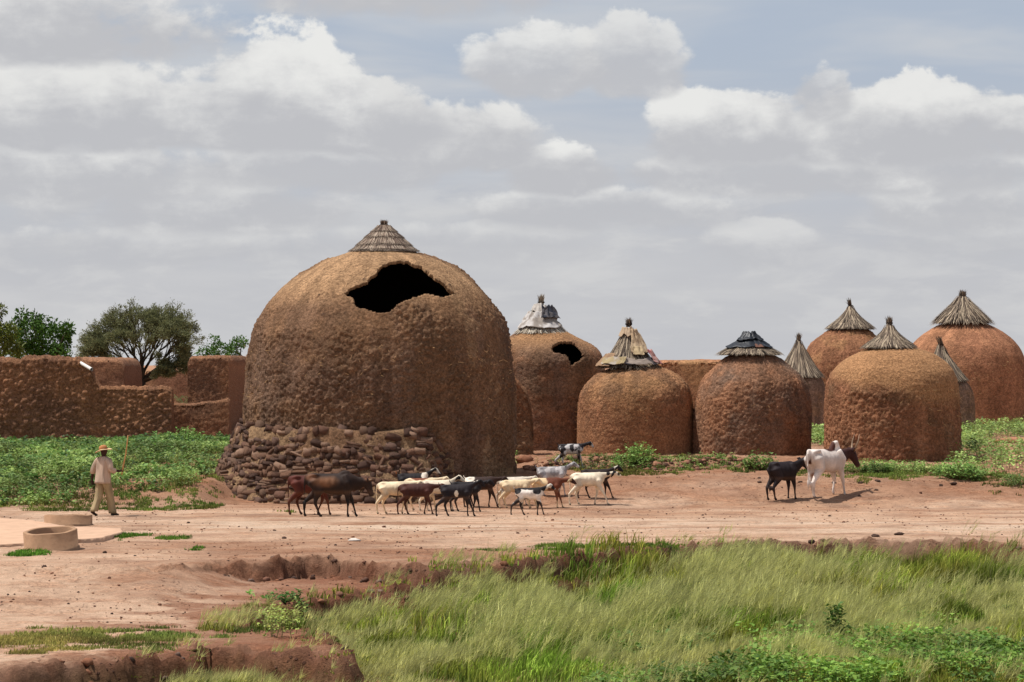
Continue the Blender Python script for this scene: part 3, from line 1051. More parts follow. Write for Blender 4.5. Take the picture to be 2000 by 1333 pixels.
G8, *_ = granary('tall rust red granary farthest away, flecked with chaff, under loose straw cap', 1884, 126.0, 834,
    [(842, 122), (790, 121), (730, 119), (705, 115), (690, 110), (675, 101), (660, 85), (648, 68), (638, 50), (630, 30), (625, 5)], 0.055, 71,
    look_clod(RED * 0.98, RUST * 0.95, RUST, 0.14, 0.018),
    dict(x=1880, prof=[(578, 8), (590, 14), (606, 30), (620, 45), (631, 54)], n=1500, length=0.8, tuft=(582, 7, 16, 70), wild=0.12, width=0.02, ragged=0.35), mat='mud_smooth')
G9, *_ = granary('slim grey granary with leaning straw cone, behind the wide rust red one', 1846, 114.0, 843,
    [(852, 58), (800, 57), (770, 54), (752, 46), (740, 30), (732, 5)], 0.05, 73, look_clod(GREYB * 1.1, UMBER, BROWN, 0.1, 0.015),
    dict(x=1838, prof=[(672, 5), (684, 8), (700, 17), (722, 34), (745, 52)], n=1300, length=0.9, tuft=(676, 5, 20, 60, (-0.12, 0)), wild=0.04, width=0.016), mat='mud_smooth')


# chaff flecks stuck in the far granary's plaster are fine pale straws
def chaff(par, loc, R, z0, z1, n, seed):
    g = np.random.default_rng(seed)
    a = g.uniform(rad(180), rad(360), n); z = g.uniform(z0, z1, n)
    P0 = np.stack([np.cos(a) * (R + 0.03), np.sin(a) * (R + 0.03), z], 1)
    dl = g.normal(0, 0.07, (n, 3)); dl[:, 2] -= 0.02
    P2 = P0 + dl + np.stack([np.cos(a), np.sin(a), 0 * a], 1) * 0.015
    W = np.repeat(np.array([[0, 0, 0.008]]), n, 0)
    V, fs, C = strips(P0, (P0 + P2) / 2, P2, W, np.repeat(np.array([srgb(206, 168, 120)]), n, 0))
    o = mesh_np('chaff', V, fs, M['straw'], par, C)
    tag(o, kind='stuff')


chaff(G8, None, 119 * 126 / F, 1.0, 2.9, 500, 5)
chaff(G5, None, 130 * 87 / F - 0.03, 0.3, 2.2, 260, 6)
chaff(G1, None, 262 * 80.1 / F - 0.02, 1.2, 3.6, 420, 8)
chaff(G4, None, 113 * 89.5 / F - 0.02, 0.2, 1.6, 150, 9)
chaff(G3, None, 113 * 90 / F - 0.03, 0.2, 1.6, 200, 7)


# ------------------------------------------------------------------ stone plinth
def build_plinth():
    cx, cy, z0 = LOC1
    R0, zt = 262 * 80.1 / F, 2.0 - z0       # local top
    par = G1
    # mud core: a battered skirt from behind the left side round to the front right
    A0, A1 = rad(135), rad(303)
    na, nv = 230, 46
    aa = np.linspace(A0, A1, na); vv = np.linspace(0, 1, nv)
    A, Vv = np.meshgrid(aa, vv); A = A.ravel(); Vv = Vv.ravel()

    def surf(A, v, off):
        fin = sstep(rad(303), rad(286), A)               # falls away at the right end
        top = zt * (0.42 + 0.58 * fin) + 0.06 * np.sin(A * 9)
        bot = -1.25
        z = bot + (top - bot) * v
        run = 1.30 + 0.06 * sstep(rad(215), rad(265), A)
        run = run * (0.35 + 0.65 * fin)
        r = R0 + 0.04 + 0.16 * fin + run * (1 - v) ** 1.15 + off
        return np.stack([r * np.cos(A), r * np.sin(A), z], 1)
    P = surf(A, Vv, 0)
    hc, rid = clods(P, 0.2, 5)
    P = surf(A, Vv, 0.05 * hc + 0.03 * fbm(P * 3, 3, 4) - 0.01 + 0.03 * sstep(0.80, 0.95, Vv) + 0.10 * (fbm(P * 2.2, 4, 14) - 0.5) - 0.50 * sstep(0.975, 1.0, Vv))
    ph = np.stack([A * 4, Vv * 2, 0 * A], 1)
    C = np.repeat((TAN * 0.72)[None], len(P), 0)
    C = mixc(C, BROWN, sstep(0.4, 0.6, fbm(ph, 3, 2)))
    C = C * (0.8 + 0.35 * rid)[:, None]
    core = mesh_np('plinth', P, [grid_faces(na, nv)], M['mud_rough'], par, C, True)
    tag(core, 'battered plinth of dark laterite stones in mud')
    # stone shapes: chipped blocks
    g = np.random.default_rng(5)
    shapes = []
    import itertools
    base = []
    idx = {}
    for c in itertools.product((-1, 0, 1), repeat=3):
        if c != (0, 0, 0):
            idx[c] = len(base); base.append(c)
    base = np.array(base, float)
    faces = []
    for ax in range(3):
        for s in (-1, 1):
            for i in (-1, 0):
                for j in (-1, 0):
                    q = []
                    for di, dj in ((0, 0), (1, 0), (1, 1), (0, 1)):
                        c = [0, 0, 0]; c[ax] = s; c[(ax + 1) % 3] = i + di; c[(ax + 2) % 3] = j + dj
                        q.append(idx[tuple(c)])
                    faces.append(q if s > 0 else q[::-1])
    cls = [srgb(110, 82, 68), srgb(126, 96, 78), srgb(94, 72, 62), srgb(138, 104, 84), srgb(112, 88, 76), srgb(146, 116, 96)]
    for k in range(18):
        nrm = np.abs(base).sum(1, keepdims=True)
        v = base * np.where(nrm == 3, 0.88, np.where(nrm == 2, 0.99, 1.0)) + g.normal(0, 0.14, base.shape)
        me_o = mesh_np('stone', v * 0.5, [np.array(faces)], M['stone'], None, np.repeat(np.array([cls[k % 6]]) * g.uniform(0.6, 1.2), len(v), 0))
        shapes.append(me_o.data)
        bpy.data.objects.remove(me_o)
    spots = []
    v = 0.02
    while v < 0.95:
        hrow = g.uniform(0.054, 0.082) if v > 0.12 else 0.13
        a = A0 + rad(2) + g.uniform(0, 0.05)
        while a < A1 - rad(3):
            wl = g.choice([0.14, 0.20, 0.27, 0.38], p=[0.24, 0.36, 0.28, 0.12]) * 1.12 * (1.25 if v < 0.12 else 1.0)
            fin = float(sstep(rad(303), rad(286), a))
            hm = hrow * (zt + 1.25) * (0.42 + 0.58 * fin)
            vw = v + hrow / 2 + 0.022 * math.sin(a * 7) + 0.014 * math.sin(a * 17 + v * 30)
            am = a + wl / 2 / 4.4
            if v > 0.74 and g.uniform() < 0.30:
                pass
            elif wl > 0.3 and v > 0.12 and g.uniform() < 0.28:          # two thin slabs in one course
                spots.append((am, vw - hrow * .25, wl, hm * .52, g.integers(0, 18)))
                spots.append((am + g.normal(0, .01), vw + hrow * .25, wl * .9, hm * .5, g.integers(0, 18)))
            else:
                spots.append((am, vw + g.normal(0, 0.010), wl * g.uniform(.9, 1.12), hm * g.uniform(.72, 1.2), g.integers(0, 18)))
            a += wl / 4.4 * 0.99
        v += hrow * 0.97
    # the three hundred that show best: facing the camera, above the ground
    def score(s):
        facing = -math.sin(s[0]) * 0.8 + 0.25
        low = 1.0 if s[1] > 0.16 else -1.0
        return (facing > 0.12) * low * s[2] * s[3] + (facing > 0.12) * low
    order = sorted(range(len(spots)), key=lambda i: -score(spots[i]))
    best = set(order[:300])
    rest = Bag()
    for i, (a, v, wl, hh, k) in enumerate(spots):
        pos = surf(np.array([a]), np.array([v]), g.uniform(-0.085, -0.02))[0]
        tilt = g.normal(0, 0.16) if v > 0.5 else g.normal(0, 0.07)
        dep = 0.26 * g.uniform(0.8, 1.2)
        rot = Matrix.Rotation(a + math.pi / 2 + g.normal(0, 0.15), 3, 'Z') @ Matrix.Rotation(tilt, 3, 'Y') @ Matrix.Rotation(g.normal(0, 0.12) - 0.3, 3, 'X')
        if v > 0.55 and g.uniform() < 0.10:
            rot = rot @ Matrix.Rotation(g.choice([-0.9, 0.9]), 3, 'Y'); wl, hh = wl * 0.95, hh * 0.8
        scl = (wl * 1.06, dep, hh * g.uniform(0.95, 1.2))
        if i in best:
            o = link('stone', shapes[k], core)
            o.matrix_local = Matrix.Translation(pos) @ rot.to_4x4() @ Matrix.Diagonal((*scl, 1))
        else:
            me = shapes[k]
            co = np.array([tuple(q.co) for q in me.vertices]) * np.array(scl)
            rest.add(co @ np.array(rot).T + pos, [np.array([tuple(p.vertices) for p in me.polygons])], np.array(cls[k % 6]) * 0.7)
    if rest.n:
        tag(rest.build('packing_stones', M['stone'], core), kind='stuff')


build_plinth()


# ------------------------------------------------------------------ mud walls and blocks
def mud_wall(name, label, cat, px0, px1, Y, tops, thick, seed, c1, c2, cell=0.15, amp=0.06, foot=-0.4, mat='mud_rough', res=0.05, rnd=0.12, mid=None, yaw=0.0, open_top=False):
    """tops: (px, row) along the front face at depth Y"""
    k = Y / F
    xa, xb = (px0 - 1000) * k, (px1 - 1000) * k
    zb = float(z_smooth((xa + xb) / 2, Y))
    tp = np.array([((px - 1000) * k, HC - (py - YH) * k) for px, py in tops])
    n = max(4, int((xb - xa) / res))
    xs = np.linspace(xa, xb, n)
    zt = np.interp(xs, tp[:, 0], tp[:, 1])
    hmax = tp[:, 1].max() - zb + 0.4
    # section: foot front -> up -> rounded top -> back foot, closed loop
    nf = max(4, int(hmax / res)); nt_ = max(3, int(thick / res)) if thick < 1.5 else max(6, int(1.5 / res))
    sec = [(0.0, v) for v in np.linspace(0, 1, nf)]
    sec += [(thick * w, 1.0) for w in np.linspace(0, 1, nt_ + 1)[1:]]
    sec += [(thick, v) for v in np.linspace(1, 0, nf // 3)[1:]]
    sec = np.array(sec)
    m = len(sec)
    X = np.repeat(xs, m); D = np.tile(sec[:, 0], n); Vv = np.tile(sec[:, 1], n); ZT = np.repeat(zt, m)
    Z = (zb + foot) + (ZT - zb - foot) * Vv
    # round the shoulders
    over = np.clip(1 - np.minimum(D, thick - D) / rnd, 0, 1)
    Z = Z - np.where(Vv >= 0.999, rnd * (1 - np.sqrt(np.clip(1 - over ** 2, 0, 1))), 0)
    endd = np.minimum(X - xa, xb - X)
    eo = np.clip(1 - endd / rnd, 0, 1)
    Z = Z - (rnd * (1 - np.sqrt(np.clip(1 - eo ** 2, 0, 1)))) * sstep(0.3, 1, Vv) * 0.8
    batter = 0.10 * (ZT - Z)
    P = np.stack([X, Y + D - np.where(D < thick / 2, batter, -batter), Z], 1)
    hc, rid = clods(P, cell, seed, 0.0)
    hc2, rid2 = clods(P, cell * 0.5, seed + 3, 0.5)
    big = (fbm(P * 0.8, 3, seed + 5) - 0.5)
    dsp = amp * hc + amp * 0.3 * hc2 + 0.12 * big
    Nn = np.stack([np.zeros(len(P)), np.where(Vv >= 0.999, 0, np.where(D < thick / 2, -1.0, 1.0)), np.where(Vv >= 0.999, 1.0, 0)], 1)
    P = P + Nn * dsp[:, None]
    P[:, 2] += np.where(Vv >= 0.9, 0.09 * (fbm(P * 2.2, 3, seed + 8) - 0.5), 0)
    Cc = np.repeat(np.asarray(c1)[None], len(P), 0)
    Cc = mixc(Cc, c2, sstep(0.38, 0.64, fbm(P * 0.9, 4, seed + 6)) * 0.9)
    Cc = Cc * (0.8 + 0.4 * rid)[:, None]
    fq = grid_faces(m, n)
    # ends
    P = np.concatenate([P, P[:m], P[(n - 1) * m:n * m]]); Cc = np.concatenate([Cc, Cc[:m], Cc[(n - 1) * m:n * m]])
    endf = [np.array([[n * m + j for j in range(m)]]), np.array([[(n + 1) * m + j for j in range(m)][::-1]])]
    loc = np.array(((xa + xb) / 2, Y + thick / 2, zb))
    V = P - loc
    o = mesh_np(name, V, [fq] + endf, M[mat], None, Cc, True, tuple(loc))
    if yaw: o.rotation_euler = (0, 0, yaw)
    return tag(o, label, cat, kind='thing')


EARTH = np.array(srgb(156, 112, 82)); EARTH2 = np.array(srgb(134, 98, 76)); EARTH3 = np.array(srgb(172, 132, 100))
mud_wall('mud_wall', 'long lumpy mud wall stepping down behind the green weeds', 'wall', -150, 336, 100.0,
         [(-150, 705), (20, 704), (38, 708), (46, 701), (80, 699), (150, 702), (176, 716), (184, 738), (196, 758), (230, 759), (260, 758),
          (300, 760), (325, 759), (336, 764)], 0.45, 81, EARTH, EARTH2, 0.18, 0.10, res=0.042)
mud_wall('mud_house', 'flat roofed mud house showing above the long lumpy wall', 'house', 60, 242, 104.0, [(60, 699), (242, 701)], 5.0, 83, EARTH * 0.95, EARTH2, 0.12, 0.02, mat='mud_smooth', rnd=0.35, res=0.07)
mud_wall('mud_wall', 'far smooth compound wall with sunlit top behind the acacia', 'wall', 215, 400, 128.0, [(215, 722), (400, 721)], 0.8, 85, EARTH3 * 0.9, EARTH2, 0.12, 0.02, mat='mud_smooth', rnd=0.3, res=0.08)
mud_wall('mud_house', 'square mud tower block beside the biggest granary', 'house', 367, 447, 102.5, [(367, 698), (447, 697)], 9.5, 87, EARTH * 1.1, EARTH2, 0.12, 0.05, rnd=0.2, res=0.05)
mud_wall('mud_wall', 'low mud wall in front of the square mud tower block', 'wall', 333, 448, 101.2, [(333, 789), (360, 789), (400, 786), (425, 783), (446, 779), (450, 781), (480, 783)], 0.5, 89, EARTH2, EARTH * 0.9, 0.14, 0.04, res=0.05)
mud_wall('mud_house', 'flat topped mud house between the rag capped and plastic capped granaries', 'house', 1270, 1420, 106.0, [(1270, 706), (1420, 704)], 4.0, 91, RUST * 0.9, OCHRE * 0.8, 0.12, 0.02, mat='mud_smooth', rnd=0.2, res=0.07)
mud_wall('mud_wall', 'crumbling rough mud wall stub squeezed between two granaries', 'wall', 985, 1042, 88.0, [(985, 735), (1006, 740), (1016, 752), (1030, 768), (1038, 800), (1042, 830)], 0.7, 93, BROWN, RUST * 0.85, 0.16, 0.08, res=0.04, rnd=0.1)

# white drain pipe poking from the long wall
p0, p1 = at(152, 706, 100.3), at(179, 722, 99.1)
V, fs = tube([p0 - p0, p1 - p0], [0.06, 0.06], 14, caps=False)
Vi, fi = tube([p1 - p0, p0 - p0], [0.048, 0.048], 14, caps=False)
bag = Bag(); bag.add(V, fs); bag.add(Vi, fi)
bag.add(np.concatenate([V[14:], Vi[:14][::-1]]), [])
po = bag.build('drain_pipe', M['pvc'], None, True, tuple(p0))
tag(po, 'white plastic drain pipe jutting from the long mud wall', 'pipe')


# ------------------------------------------------------------------ animals
def remeshed(V, faces, voxel, smooth_it=4):
    """one continuous skin grown from overlapping lofts"""
    me = bpy.data.meshes.new('tmp')
    allf = []
    for f in faces: allf += [tuple(int(i) for i in q) for q in f]
    me.from_pydata([tuple(v) for v in V], [], allf)
    o = bpy.data.objects.new('tmp', me)
    COL.objects.link(o)
    r = o.modifiers.new('r', 'REMESH'); r.mode = 'VOXEL'; r.voxel_size = voxel
    s = o.modifiers.new('s', 'SMOOTH'); s.factor = 0.5; s.iterations = smooth_it
    dg = bpy.context.evaluated_depsgraph_get()
    ev = o.evaluated_get(dg)
    m2 = ev.to_mesh()
    n = len(m2.vertices)
    co = np.empty(n * 3, np.float32); m2.vertices.foreach_get('co', co)
    quads = [tuple(p.vertices) for p in m2.polygons]
    ev.to_mesh_clear()
    bpy.data.objects.remove(o); bpy.data.meshes.remove(me)
    q4 = np.array([q for q in quads if len(q) == 4]); q3 = [q for q in quads if len(q) == 3]
    fs = [q4] + ([np.array(q3)] if q3 else [])
    return co.reshape(-1, 3), fs


class Parts:
    def __init__(self): self.V = []; self.F = []; self.n = 0
    def tube(self, pts, r, n=10):
        n = max(n, 12)
        V, fs = tube(pts, r, n)
        for f in fs: self.F.append(np.asarray(f) + self.n)
        self.V.append(V); self.n += len(V)
    def body(self, secs, n=30):
        """sections across the x axis: (x, zc, half width, half height, y)"""
        V = []
        for s in secs:
            x, zc, hw, hh = s[:4]
            for k in range(n):
                a = 2 * math.pi * k / n
                ca, sa = math.cos(a), math.sin(a)
                w = hw * (1.0 if sa < 0 else 1.0 - 0.45 * sa ** 2)      # narrower along the spine
                V.append((x, w * ca, zc + hh * sa))
        V = np.array(V); m = len(secs)
        fs = [grid_faces(n, m, True), np.array([list(range(n))[::-1]]), np.array([[(m - 1) * n + k for k in range(n)]])]
        for f in fs: self.F.append(f + self.n)
        self.V.append(V); self.n += len(V)


def animal(kind, label, px, py, hpx, stride, yaw=0.0, neck=0.6, head=-0.6, coat=None, base=(0.5, 0.5, 0.5), tail='up', horns=None,
           group=None, sc_len=1.0, hump=0.0, ears='long', neck_len=1.0, girth=1.0, lift=(0, 0, 0, 0), look=0.0, name=None, zoff=0.0, Y=None, leg_col=None, speckle=None):
    """kind goat / cow. stride: foot offsets near fore, far fore, near hind, far hind; everything in withers heights"""
    X0, Y0 = hit(px, py)
    if Y is not None: X0, Y0 = (px - 1000) * Y / F, Y
    H = hpx * Y0 / F
    P = Parts()
    cow = kind == 'cow'
    Lk = sc_len
    if cow:
        secs = [(-.64, .84, .06, .09), (-.59, .81, .12, .155), (-.50, .80, .165, .185), (-.34, .775, .185, .205), (-.14, .735, .215, .245), (.06, .72, .22, .265),
                (.24, .725, .20, .265), (.38, .745, .165, .25), (.48, .75, .12, .20), (.54, .74, .06, .12)]
        hipx, hipz, shx, shz, wid = -.46, .78, .36, .70, .115
    else:
        secs = [(-.50, .80, .04, .06), (-.46, .775, .10, .125), (-.37, .765, .135, .165), (-.20, .735, .150, .19), (0, .725, .158, .205), (.18, .735, .145, .205),
                (.32, .76, .115, .19), (.40, .77, .08, .14), (.45, .77, .04, .07)]
        hipx, hipz, shx, shz, wid = -.36, .74, .28, .70, .085
    P.body([(x * Lk, zc, hw * girth, hh * (0.5 + 0.5 * girth)) for x, zc, hw, hh in secs])
    if cow:   # hip bones, ribs line and shoulder blades under thin hide
        for s in (-1, 1):
            P.tube([(-.56 * Lk, .07 * s, .90), (-.45 * Lk, .115 * s, .925), (-.34 * Lk, .09 * s, .92)], [.03, .04, .03], 6)
            P.tube([(.30 * Lk, .10 * s, .93), (.36 * Lk, .155 * s, .75), (.38 * Lk, .13 * s, .60)], [.05, .07, .05], 8)
        if hump:
            P.tube([(.16 * Lk, 0, .90), (.27 * Lk, 0, .94 + hump * .8), (.33 * Lk, 0, .95 + hump), (.42 * Lk, 0, .88)], [(.06, .07), (.06, .07), (.05, .06), (.06, .08)], 10)
    else:
        for s in (-1, 1):
            P.tube([(-.42 * Lk, .05 * s, .88), (-.36 * Lk, .075 * s, .885), (-.28 * Lk, .06 * s, .88)], [.02, .03, .02], 6)
    shx *= Lk; hipx *= Lk
    # legs
    for i, (fore, s) in enumerate(((1, -1), (1, 1), (0, -1), (0, 1))):
        d = stride[i]; lf = lift[i]
        k = 1.2 if cow else 1.16
        y = wid * s * girth
        if fore:
            bend = 0.05 * max(0, -d) + lf * 0.5
            pts = [(shx, y, shz), (shx - .02 + d * .10, y, .56), (shx + .02 + d * .50 + bend, y * .95, .33), (shx + .02 + d * .88 - lf * .55, y * .9, .10 + lf), (shx + .02 + d * .92 - lf * .62, y * .9, .055 + lf), (shx + .05 + d - lf * .7, y * .9, .0 + lf * .85)]
            r = [.085 * k, .062 * k, .034 * k, .021 * k, .026 * k, .031 * k]
            pts.insert(0, (shx + .01, y * .75, shz + .13)); r.insert(0, .03 * k)
            pts.insert(4, tuple(np.array(pts[3]) * .55 + np.array(pts[4]) * .45)); r.insert(4, .023 * k)
        else:
            pts = [(hipx, y * .8, hipz), (hipx + .10 + d * .15, y * 1.1, .56), (hipx - .02 + d * .45, y, .42), (hipx - .09 + d * .70, y * .95, .31), (hipx - .05 + d * .92, y * .9, .10 + lf), (hipx - .04 + d * .95, y * .9, .055 + lf), (hipx + .0 + d, y * .9, .0 + lf * .8)]
            r = [.115 * k, .092 * k, .052 * k, .034 * k, .022 * k, .027 * k, .032 * k]
            pts.insert(0, (hipx - .01, y * .55, hipz + .12)); r.insert(0, .03 * k)
        P.tube(pts, r, 8)
    # neck and head; `neck` lifts, `head` tips the face, `look` turns it
    cl, sl = math.cos(neck), math.sin(neck)
    if cow:
        nb = Vector((.42 * Lk, 0, .78)); nl = .42 * neck_len
        mid = nb + Vector((cl, 0, sl)) * nl * .5 + Vector((0, 0, -.02)); pol = nb + Vector((cl, 0, sl)) * nl
        P.tube([nb + Vector((-.10, 0, 0)), nb, mid, pol], [(.12, .21), (.105, .185), (.075, .135), (.065, .095)], 12)
        # dewlap
        P.tube([nb + Vector((0, 0, -.16)), mid + Vector((0, 0, -.13)), pol + Vector((-.02, 0, -.08))], [(.02, .06), (.018, .05), (.015, .02)], 6)
        hl, r0 = .40, ((.085, .09), (.088, .10), (.07, .078), (.052, .056), (.056, .055), (.04, .04))
    else:
        nb = Vector((.34 * Lk, 0, .83)); nl = .36 * neck_len
        mid = nb + Vector((cl, 0, sl)) * nl * .5 + Vector((-.01, 0, 0)); pol = nb + Vector((cl, 0, sl)) * nl
        P.tube([nb + Vector((-.08, 0, -.03)), nb, mid, pol], [(.085, .14), (.072, .115), (.052, .072), (.046, .058)], 12)
        hl, r0 = .27, ((.05, .05), (.058, .066), (.05, .058), (.036, .042), (.033, .035), (.02, .022))
    yr = look
    hd = Vector((math.cos(head) * math.cos(yr), math.cos(head) * math.sin(yr), math.sin(head)))
    upv = Vector((-math.sin(head) * math.cos(yr), -math.sin(head) * math.sin(yr), math.cos(head)))
    sd = hd.cross(upv)
    st = pol - hd * hl * .12 + upv * (.02 if not cow else .03)
    hp = [st + hd * hl * f + upv * u for f, u in ((0, 0), (.18, 0), (.42, -.005), (.72, -.02), (.92, -.03), (1.0, -.035))]
    P.tube(hp, list(r0), 10)
    jaw = [st + hd * hl * f + upv * u for f, u in ((.2, -.05), (.55, -.055), (.9, -.055))]
    P.tube(jaw, [r0[1][0] * .8, r0[3][0] * .8, r0[4][0] * .6], 8)
    pl = hp[0] + hd * hl * .12
    if tail == 'up':
        P.tube([(-.47 * Lk, 0, .86), (-.53 * Lk, 0, .92), (-.55 * Lk, 0, 1.0)], [.025, .022, .012], 6)
    elif tail == 'down':
        P.tube([(-.47 * Lk, 0, .87), (-.53 * Lk, 0, .82), (-.545 * Lk, .01, .62), (-.53 * Lk, .02, .42), (-.53 * Lk, .02, .34)], [.028, .024, .02, .022, .012], 6)
    else:
        P.tube([(-.61 * Lk, 0, .93), (-.67 * Lk, -.01, .86), (-.685 * Lk, -.02, .62), (-.67 * Lk, -.02, .40), (-.665 * Lk, -.02, .30), (-.66 * Lk, -.02, .18)], [.04, .03, .02, .018, .034, .014], 7)
    V = np.concatenate(P.V)
    V, fs = remeshed(V, P.F, 0.021 if not cow else 0.023, 5)
    C = np.repeat(np.array(base)[None].astype(float), len(V), 0)
    nz = fbm(V * 7.0, 3, int(px) % 97)
    for c in (coat or []):
        (cx_, cy_, cz_), (rx, ry, rz), colr = c[:3]
        d = ((V[:, 0] - cx_) / rx) ** 2 + ((V[:, 1] - cy_) / ry) ** 2 + ((V[:, 2] - cz_) / rz) ** 2
        soft = c[3] if len(c) > 3 else 0.06
        C = mixc(C, np.array(colr), sstep(1 + soft, 1 - soft, np.sqrt(d) + (nz - 0.5) * 0.6))
    if leg_col is not None:
        C = mixc(C, np.array(leg_col), sstep(0.46, 0.36, V[:, 2] + (nz - 0.5) * 0.1))
    if speckle is not None:
        top = 0.35 + 0.35 * sstep(.62, .92, V[:, 2])
        C = mixc(C, np.array(speckle), sstep(1 - top, 1.06 - top, cst(fbm(V * np.array((9, 9, 7)), 3, 71), 3)))
    blot = cst(fbm(V * 4.0 + px, 4, 61), 3.5)
    C = C * (0.78 + 0.36 * blot)[:, None]
    dust = sstep(0.55, 0.1, V[:, 2]) * cst(fbm(V * 6 + py, 3, 67), 3) * 0.35 + sstep(0.62, 0.54, V[:, 2]) * sstep(0.45, 0.55, V[:, 2]) * 0.35
    C = mixc(C, C.mean(0) * 0.4 + np.array(srgb(150, 112, 84)) * 0.45, dust)
    # ribs under a thin hide
    rib = np.sin(V[:, 0] * (52 if not cow else 44)) * np.exp(-((V[:, 0] - .02) / .16) ** 2) * np.exp(-((V[:, 2] - .76) / .11) ** 2) * (0.006 if not cow else 0.009)
    V = V.copy(); V[:, 1] += np.sign(V[:, 1]) * rib
    C = mixc(C, C.min(0) * 0 + np.array(srgb(38, 30, 26)), sstep(0.045, 0.035, V[:, 2]) * 0.8)
    z0 = zg(X0, Y0) + zoff
    root = thing(name or kind, label, {'goat': 'goat', 'cow': 'cow', 'sheep': 'sheep'}.get(name or kind, name or kind), (X0, Y0, z0), yaw, group)
    body = mesh_np('body', V * H, fs, M['hair'], root, C, True)
    # ears, horns, eyes are parts
    def hc(c): return np.array(c)
    headc = C[np.argmin(((V - np.array(tuple(hp[1]))) ** 2).sum(1))]
    for s in (-1, 1):
        root_e = pl + sd * (r0[1][0] * .8) * s + upv * (.03 if cow else .025)
        if ears == 'long':
            tip = root_e + sd * .05 * s - upv * .17 - hd * .03
            pts = [root_e, root_e * .5 + tip * .5 + sd * .035 * s, tip]
            rr = [(.016, .018), (.012, .04), (.004, .012)]
        else:
            L = .15 if cow else .12
            tip = root_e + sd * L * s - hd * .05 + upv * .0
            pts = [root_e, root_e * .5 + tip * .5 + upv * .01, tip]
            rr = [(.02, .02), (.012, .045), (.004, .01)]
        Ve, fe = tube(pts, rr, 8)
        mesh_np('ear', Ve * H, fe, M['hair'], root, np.repeat(headc[None] * 0.9, len(Ve), 0), True)
        eye = hp[1] * .6 + hp[2] * .4 + sd * (r0[1][0] * .88) * s + upv * .022
        Vy, fy = tube([eye - sd * .008 * s, eye + sd * .008 * s], [.012, .008], 8)
        mesh_np('eye', Vy * H, fy, M['cord'], root, None, True)
        if horns:
            hb = pl + sd * .045 * s + upv * .06
            if horns == 'lyre':
                uw = (upv * .35 + Vector((0, 0, 1))).normalized()
                pts = [hb - uw * .03, hb + sd * .09 * s + uw * .05, hb + sd * .15 * s + uw * .17, hb + sd * .12 * s + uw * .32]
                rr = [.024, .020, .013, .004]
            elif horns == 'bud':
                pts = [hb - upv * .03, hb + sd * .02 * s + upv * .03, hb + sd * .03 * s + upv * .06]; rr = [.018, .014, .005]
            else:
                pts = [hb - upv * .04, hb + upv * .05 - hd * .05, hb + upv * .08 - hd * .14 + sd * .03 * s]; rr = [.016, .013, .004]
            Vh, fh = tube(pts, rr, 8)
            mesh_np('horn', Vh * H, fh, M['horn'], root, None, True)
    return root


BLK = srgb(34, 29, 30); WHT = srgb(232, 220, 200); CRM = srgb(226, 202, 166); DBR = srgb(70, 42, 32); RDB = srgb(104, 54, 40); GRY = srgb(200, 192, 186)
HERD = 'goats and sheep walking to the right'

# cattle
animal('cow', 'dark reddish brown calf half hidden behind the blackish young bull', 610, 1006, 80, (.10, -.22, -.12, .14), 0.0, 0.05, -.7, base=srgb(92, 46, 36), tail='cow', ears='side', sc_len=.86, girth=.82,
       leg_col=srgb(96, 54, 38), group='walking cattle', coat=[((.8, 0, .6), (.3, .3, .3), srgb(70, 36, 30))])
animal('cow', 'blackish brown young bull leading the calf along the stone plinth', 650, 1010, 88, (-.02, .16, .18, -.18), 0.0, -.02, -1.15, base=srgb(48, 34, 28), tail='cow', ears='side', hump=.03, sc_len=.92, girth=.85, horns='bud', neck_len=.82,
       lift=(0.0, 0.0, 0, 0), group='walking cattle',
       coat=[((-.15, -.2, .80), (.26, .14, .13), srgb(122, 84, 58), .5), ((-.50, -.12, .88), (.14, .14, .08), srgb(112, 76, 54), .5), ((.82, 0, .9), (.12, .2, .10), srgb(120, 76, 46), .5)], leg_col=srgb(28, 24, 24))
animal('cow', 'small black calf nosing the rump of the white cow', 1530, 978, 78, (.05, -.04, .02, -.08), rad(32), .50, -.75, base=srgb(40, 32, 34), tail='cow', ears='side', sc_len=.66, girth=.86, neck_len=.85, group='walking cattle',
       coat=[((.75, 0, .95), (.16, .2, .10), srgb(74, 46, 38), .5)])
animal('cow', 'white humped cow with dark brown head and tall horns', 1614, 973, 100, (.16, .02, -.06, .18), rad(50), .22, -1.0, base=srgb(222, 208, 196), tail='cow', ears='side', hump=.13, sc_len=.98, girth=.78, horns='lyre', neck_len=1.0, look=-rad(40),
       group='walking cattle', lift=(0, .06, 0, 0),
       coat=[((.80, 0, .75), (.36, .5, .55), srgb(62, 36, 32), .05), ((.08, .02, 1.0), (.20, .16, .13), srgb(76, 44, 36), .1), ((-.60, .0, .70), (.06, .055, .22), srgb(80, 50, 40), .2), ((-.2, 0, .45), (.35, .12, .06), srgb(170, 120, 90), .4)],
       leg_col=None)

